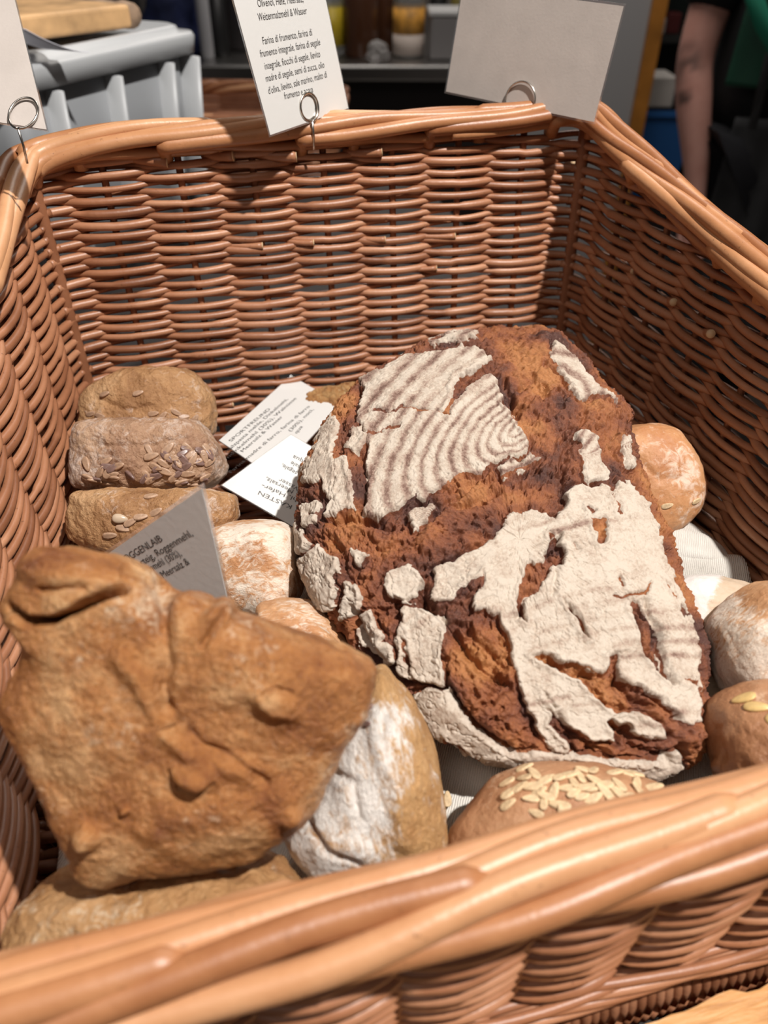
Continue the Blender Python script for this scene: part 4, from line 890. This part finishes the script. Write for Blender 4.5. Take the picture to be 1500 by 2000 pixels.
# shelf board above the left of the counter
e = tag(box('wall_shelf', hp(-.75, 4.3, zc+.52), (.9, .15, .015), M_DARKWOOD, None, HR, HF), 'dark wooden wall shelf above the left end of the counter', 'shelf'); 
e = tag(box('brown_crate', onc(40, 3.4)+Z3*.115, (.24, .14, .114), mat('crate_wood', (.12, .06, .03), .6, vary=.3, vscale=15), None, HR, HF, Z3, .006), 'brown wooden crate on the counter above the wooden board', 'crate')
e = tag(box('black_appliance', onc(225, 3.42)+Z3*.115, (.10, .13, .114), M_BLACK, None, HR, HF, Z3, .012), 'black appliance between the brown crate and the navy bag', 'appliance')

# pale partition with an orange wood edge on the right
M_PANEL = mat('grey_panel', (.36, .355, .36), .55)
M_TRIM = mat('orange_wood_trim', (.42, .17, .03), .4, vary=.25, vscale=12)
DP = 2.75; pr0 = bg(1010, 150, DP); pr1 = bg(1262, 60, DP)
lat0 = (pr0-CAM)@HR; lat1 = (pr1-CAM)@HR
sg = box('wall_partition', hp((lat0+lat1)/2, DP+.05, .2), ((lat1-lat0)/2, .05, 1.30), M_PANEL, None, HR, HF); sg['kind'] = 'structure'
sg = box('trim_1', hp(lat1+.024, DP+.045, .2), (.023, .062, 1.30), M_TRIM, None, HR, HF, Z3, .003); sg['kind'] = 'structure'
# dark shelving behind the person
sh = empty('storage_shelf', hp(lat1+.55, 3.35, FLOOR), 'dark open storage shelf between the orange trim and the person', 'shelf')
M_SHELF = mat('dark_shelf', (.035, .035, .034), .5)
latm = lat1+.58
for z in (-.9, -.41, -.02+bg(1300, 62, 3.3)[2]-.0, .55): box('shelf_board', hp(latm, 3.47, z), (.52, .20, .012), M_SHELF, sh, HR, HF)
for q in (-.53, .53): box('upright', hp(latm+q, 3.47, -.1), (.012, .20, .98), M_SHELF, sh, HR, HF)
box('back_panel', hp(latm, 3.68, -.1), (.54, .008, .98), mat('green_black_panel', (.012, .022, .018), .5), sh, HR, HF)
def boxpx(name, x0, x1, y0, y1, D, m, label, cat, dep=.12, parent=None, bev=.006):
    a_ = bg(x0, y1, D); b_ = bg(x1, y1, D); c_ = bg((x0+x1)/2, y0, D); lo_, hi_ = a_[2], c_[2]; m_ = (a_+b_)/2
    o = box(name, np.array([m_[0], m_[1], (lo_+hi_)/2])+HF*dep/2, (abs((b_-a_)@HR)/2, dep/2, (hi_-lo_)/2), m, parent, HR, HF, Z3, bev)
    if parent is None: tag(o, label, cat)
    return o
zs = -.02+bg(1300, 62, 3.3)[2]+.0125
def rest(o, z):
    mn = min(v.co.z for v in o.data.vertices); o.location.z = z-mn; return o
rest(boxpx('white_carton', 1291, 1302, 12, 45, 3.28, M_WHITEP, 'small white carton on the shelf next to the orange trim', 'carton', .05), zs)
rest(boxpx('red_carton', 1304, 1330, 4, 46, 3.30, mat('dark_red_card', (.12, .02, .02), .5), 'dark red carton on the shelf left of the black sleeve', 'carton', .08), zs)
wb = boxpx('white_tub', 1252, 1312, 152, 212, 2.95, mat('cream_plastic', (.50, .47, .44), .5, vary=.15, vscale=14), 'cream white tub standing on the blue crate by the orange trim', 'tub', .15)
# blue crate: tapered, open top
cb = bg(1282, 312, 2.95); ctp = bg(1284, 216, 2.95); ztop_ = ctp[2]; hgt = .30
cr = empty('blue_crate', np.array([cb[0], cb[1], ztop_-hgt]), 'bright blue plastic crate below the cream tub beside the hanging arm', 'crate')
M_BLUE = mat('blue_plastic', (.03, .13, .38), .35); cc = (cb+HF*.13); 
def ring4(z, hx_, hy_): return np.array([hp(0, 0, 0)*0+np.array([cc[0], cc[1], z])+HR*sx*hx_+HF*sy*hy_ for sx, sy in ((-1, -1), (1, -1), (1, 1), (-1, 1))])
loft('crate_body', [ring4(ztop_-hgt, .085, .09), ring4(ztop_-.02, .125, .125), ring4(ztop_-.02, .135, .135), ring4(ztop_, .135, .135), ring4(ztop_, .12, .12), ring4(ztop_-hgt+.01, .08, .085)], M_BLUE, cr, (True, True), False)
wb.location.z = ztop_+.0; 
box('crate_lid', np.array([cc[0], cc[1], ztop_+.004]), (.13, .13, .004), M_BLACK, cr, HR, HF)
rest(wb, ztop_+.009)
st = tag(box('low_cabinet', np.array([cc[0], cc[1], (FLOOR+ztop_-hgt)/2]), (.16, .14, (ztop_-hgt-FLOOR)/2-.0005), M_DARK, None, HR, HF), 'low black cabinet under the blue crate', 'cabinet')

# wooden board lying in front of the basket
q0 = onz(1268, 2000, -.008); q1 = onz(1500, 1918, -.008); bx = q1-q0; bx /= np.linalg.norm(bx); by = np.array([bx[1], -bx[0], 0]); by = by if by[1] < 0 else -by
V = []; L_ = np.linspace(-.12, .34, 90)
for t_ in L_:
    j = .0016*float(vnoise(np.array([[t_*90, 0, 0]]), 3)[0])+.0008*float(vnoise(np.array([[t_*260, 4, 0]]), 3)[0])
    e0 = q0+bx*t_-by*j
    V += [e0+Z3*0, e0-Z3*.037+by*.004, e0+by*.10-Z3*.037, e0+by*.10]
F = []
for i in range(len(L_)-1):
    for a_, b_ in ((0, 1), (1, 2), (2, 3), (3, 0)): F.append((i*4+a_, i*4+b_, i*4+4+b_, i*4+4+a_))
F += [(0, 1, 2, 3), tuple(len(V)-4+k for k in (3, 2, 1, 0))]
def wood():
    n = NB('raw_wood'); v = n.mapping((6, 60, 6), (0, 0, -math.atan2(bx[1], bx[0]))); c = n.ramp(n.noise(4, 6, .6, .6, v), [(.35, (.40, .17, .045)), (.5, (.58, .29, .10)), (.68, (.68, .38, .17))]); n.bump(n.noise(6, 6, .6, .4, v), .5, .002); return n.out(c, .5, .4)
tag(link('wooden_board', mesh('wooden_board', V, F, False), wood()), 'orange-brown wooden board with a rough edge in front of the basket, bottom right corner', 'board')

# ------------------------------------------------------------------ the person
def skin(name, joints, bones, m, parent=None, sub=2, root=0):
    me = bpy.data.meshes.new(name); me.from_pydata([tuple(j[0]) for j in joints], bones, []); o = bpy.data.objects.new(name, me); COL.objects.link(o)
    sk = o.modifiers.new('skin', 'SKIN'); sk.use_smooth_shade = True; sv = me.skin_vertices[0].data
    for v, j in zip(sv, joints): r = j[1]; v.radius = (r, r) if not isinstance(r, tuple) else r
    for i, v in enumerate(sv): v.use_root = (i == root)
    sb = o.modifiers.new('sub', 'SUBSURF'); sb.levels = sub; sb.render_levels = sub
    dg = bpy.context.evaluated_depsgraph_get(); m2 = bpy.data.meshes.new_from_object(o.evaluated_get(dg)); bpy.data.objects.remove(o); m2.name = name; m2.materials.clear()
    m2.polygons.foreach_set('use_smooth', [True]*len(m2.polygons)); return link(name, m2, m, parent)
def H(lat, D, z): return hp(lat, D, FLOOR+z)
PL = .945; PD = 2.06
def skinmat():
    n = NB('tattooed_skin'); c = n.ramp(n.noise(14, 4), [(.3, (.60, .29, .23)), (.7, (.74, .40, .33))])
    t = n.attr('ink'); c = n.mix(t, c, (.055, .042, .038)); n.bump(n.noise(120, 4), .1, .002); return n.out(c, .5, .4)
M_SKIN = skinmat()
person = empty('person', H(PL, PD, 0), 'person in black T-shirt, green and dark grey aprons, tattooed arm hanging down', 'person')
aL = .735                                                      # hanging right arm, elbow to hand
J = [(H(PL, PD, .98), (.15, .11)), (H(PL, PD, 1.12), (.135, .10)), (H(PL, PD, 1.32), (.155, .11)), (H(PL, PD+.01, 1.44), (.11, .085)), (H(PL, PD, 1.52), .058), (H(PL, PD-.01, 1.60), (.065, .07)), (H(PL, PD-.01, 1.69), (.078, .092)), (H(PL, PD-.0, 1.765), (.06, .07)),
     (H(aL+.045, PD+.01, 1.43), .060), (H(aL+.0, PD, 1.28), .052), (H(aL-.025, PD-.02, 1.13), .044), (H(aL-.012, PD-.05, 1.04), .044), (H(aL+.012, PD-.09, .92), .032), (H(aL+.02, PD-.105, .87), .027), (H(aL+.024, PD-.12, .80), (.040, .020)),
     (H(2*PL-aL-.045, PD+.01, 1.43), .060), (H(2*PL-aL, PD, 1.28), .052), (H(2*PL-aL+.03, PD-.02, 1.13), .044), (H(2*PL-aL-.02, PD-.18, 1.06), .038), (H(2*PL-aL-.08, PD-.27, 1.04), .028), (H(2*PL-aL-.11, PD-.33, 1.03), (.038, .02)),
     (H(PL-.09, PD, .92), .092), (H(PL-.10, PD, .50), .062), (H(PL-.10, PD+.02, .12), .042), (H(PL-.105, PD-.10, .04), (.042, .03)), (H(PL+.09, PD, .92), .092), (H(PL+.10, PD, .50), .062), (H(PL+.10, PD+.02, .12), .042), (H(PL+.105, PD-.10, .04), (.042, .03))]
Bn = [(0, 1), (1, 2), (2, 3), (3, 4), (4, 5), (5, 6), (6, 7), (3, 8), (8, 9), (9, 10), (10, 11), (11, 12), (12, 13), (13, 14), (3, 15), (15, 16), (16, 17), (17, 18), (18, 19), (19, 20), (0, 21), (21, 22), (22, 23), (23, 24), (0, 25), (25, 26), (26, 27), (27, 28)]
def fingers(palm, wrist, side, curl, J, Bn, pi):
    d = palm-wrist; d /= np.linalg.norm(d); s_ = HR*side; s_ = s_-d*(s_@d); s_ /= np.linalg.norm(s_); n_ = np.cross(d, s_)
    if n_@HF > 0: n_ = -n_
    for q, (off, ln) in enumerate(((-.026, .066), (-.009, .076), (.009, .072), (.025, .056))):
        b = palm+d*.030+s_*off*1.0; k = len(J)
        J += [(b, .0095), (b+d*ln*.45-n_*-.004*curl, .0088), (b+d*ln*.75+n_*.010*curl, .0080), (b+d*ln+n_*.022*curl, .0065)]
        Bn += [(pi, k), (k, k+1), (k+1, k+2), (k+2, k+3)]
    k = len(J); b = palm-d*.012+s_*-.032; J += [(b, .0115), (b+d*.028-s_*.014+n_*.008, .0105), (b+d*.052-s_*.016+n_*.014, .008)]; Bn += [(pi, k), (k, k+1), (k+1, k+2)]
fingers(J[14][0], J[13][0], -1, 1., J, Bn, 14); fingers(J[20][0], J[19][0], 1, 1., J, Bn, 20)
body = skin('body', J, Bn, M_SKIN, person)
n_ = len(body.data.vertices); co = np.empty(n_*3, np.float32); body.data.vertices.foreach_get('co', co); co = co.reshape(-1, 3)+np.array(wloc(body)); ux, uy = proj(co)
z_ = co[:, 2]-FLOOR; left = ((co-CAM)@HR < aL+.07); uvp = np.stack([ux, uy], 1); q_ = uvp+np.stack([fbm(co, 40, 3, 5), fbm(co, 40, 3, 6)], 1)*9
ink = np.maximum.reduce([np.exp(-(((q_[:, 0]-1336)/13)**2+((q_[:, 1]-192)/15)**2)**2), .75*np.exp(-(((q_[:, 0]-1345)/28)**2+((q_[:, 1]-118)/42)**2)**2)*sstep(-.25, .15, fbm(co, 30, 3, 7)), .5*np.exp(-((q_[:, 0]-1322)/10)**2)*sstep(40, 80, uy)*sstep(190, 150, uy)])*left*(z_ > .86)
at_ = body.data.attributes.new('ink', 'FLOAT', 'POINT'); at_.data.foreach_set('value', ink.astype(np.float32))
M_TEE = mat('black_cotton', (.008, .008, .009), .8, bump=.2, bscale=60); M_TR = mat('black_trousers', (.010, .010, .014), .8, bump=.2, bscale=50)
g = .016
def grow(idx, extra=g): return [(J[i][0], tuple(v+extra for v in (J[i][1] if isinstance(J[i][1], tuple) else (J[i][1],)*2))) for i in idx]
tj = grow([0, 1, 2, 3, 8, 9, 15, 16], .018); tj[0] = (H(PL, PD, .93), (.21, .15)); tj[1] = (tj[1][0], (.20, .15)); tj[2] = (tj[2][0], (.19, .14)); tj.append((J[9][0]*.35+J[10][0]*.65+Z3*.03, .072)); tj.append((J[16][0]*.3+J[17][0]*.7+Z3*.03, .070)); tj[5] = (tj[5][0], .070); tj[7] = (tj[7][0], .070)
skin('t_shirt', tj, [(0, 1), (1, 2), (2, 3), (3, 4), (4, 5), (5, 8), (3, 6), (6, 7), (7, 9)], M_TEE, person)
pj = grow([0, 21, 22, 23, 25, 26, 27], .018); skin('trousers', pj, [(0, 1), (1, 2), (2, 3), (0, 4), (4, 5), (5, 6)], M_TR, person)
for i in (24, 28): skin('shoe', [(J[i-1][0]-Z3*.08+HF*.03, .045), (J[i][0]+Z3*.008, (.052, .042)), (J[i][0]-HF*.10+Z3*.004, (.045, .034))], [(0, 1), (1, 2)], M_BLACK, person, root=1)
skin('hair', [(H(PL, PD+.025, 1.70), (.085, .09)), (H(PL, PD+.005, 1.78), (.074, .082)), (H(PL, PD+.06, 1.62), (.06, .045))], [(0, 1), (0, 2)], mat('dark_hair', (.03, .018, .012), .6), person)
M_EYE = mat('eye', (.05, .03, .02), .2)
for s_ in (-1, 1): lathe('eye', H(PL+s_*.032, PD-.093, 1.672), [(0, -.008), (.012, 0), (0, .008)], M_EYE, person, 12, axis=Z3)
lathe('nose', H(PL, PD-.108, 1.635), [(0, -.01), (.017, 0), (.010, .022), (0, .05)], M_SKIN, person, 12)
box('mouth', H(PL, PD-.093, 1.602), (.024, .004, .004), mat('lips', (.30, .10, .09), .5), person, HR, HF, Z3, .003)
for s_ in (-1, 1): lathe('ear', H(PL+s_*.086, PD+.0, 1.645), [(0, -.03), (.014, -.01), (.016, .01), (0, .032)], M_SKIN, person, 12)
def drape(name, lats, z0, z1, r, m, fold=.010, nf=7, seed=0, open_=1.9):
    V = []; nx_, nz_ = 60, 30
    for i in range(nx_):
        f = i/(nx_-1.); th = (f-.5)*open_
        for j in range(nz_):
            h = j/(nz_-1.); rr = r[0]+(r[1]-r[0])*h+fold*(.2+h)*math.sin(f*nf*6.28+2.2*h+seed)
            V.append(H(PL+math.sin(th)*rr*1.15, PD-math.cos(th)*rr*.80, z1+(z0-z1)*h))
    F = [(i*nz_+j, (i+1)*nz_+j, (i+1)*nz_+j+1, i*nz_+j+1) for i in range(nx_-1) for j in range(nz_-1)]
    o = link(name, mesh(name, V, F), m, person); s_ = o.modifiers.new('t', 'SOLIDIFY'); s_.thickness = .002; return o
M_GREEN = mat('green_cotton', (.006, .055, .030), .8, vary=.4, vscale=10); M_TEAL = mat('bright_green_strap', (.02, .28, .17), .7)
M_APR = mat('dark_grey_apron', (.040, .040, .043), .85, vary=.3, vscale=12)
drape('green_bib', 0, 1.09, 1.36, (.195, .215), M_GREEN, .003, 4, 1, 1.7)
drape('waist_apron', 0, .42, 1.03, (.205, .25), M_APR, .012, 5, 2, 1.35)
tube('apron_strap', [H(PL-.135, PD-.20, 1.02), H(PL-.14, PD-.20, 1.15), H(PL-.12, PD-.19, 1.34), H(PL-.07, PD-.05, 1.52)], .010, M_APR, person, 8, HR)
tube('green_strap', [bg(1560, 150, 1.80), bg(1520, 100, 1.79), bg(1490, 48, 1.79), bg(1472, -8, 1.80), bg(1466, -70, 1.83), H(PL-.06, PD-.07, 1.50)], .017, M_TEAL, person, 10, HF)
lathe('button', H(PL-.15, PD-.205, 1.205), [(0, -.008), (.010, 0), (0, .008)], mat('brass_button', (.6, .42, .22), .3, .8), person, 14)
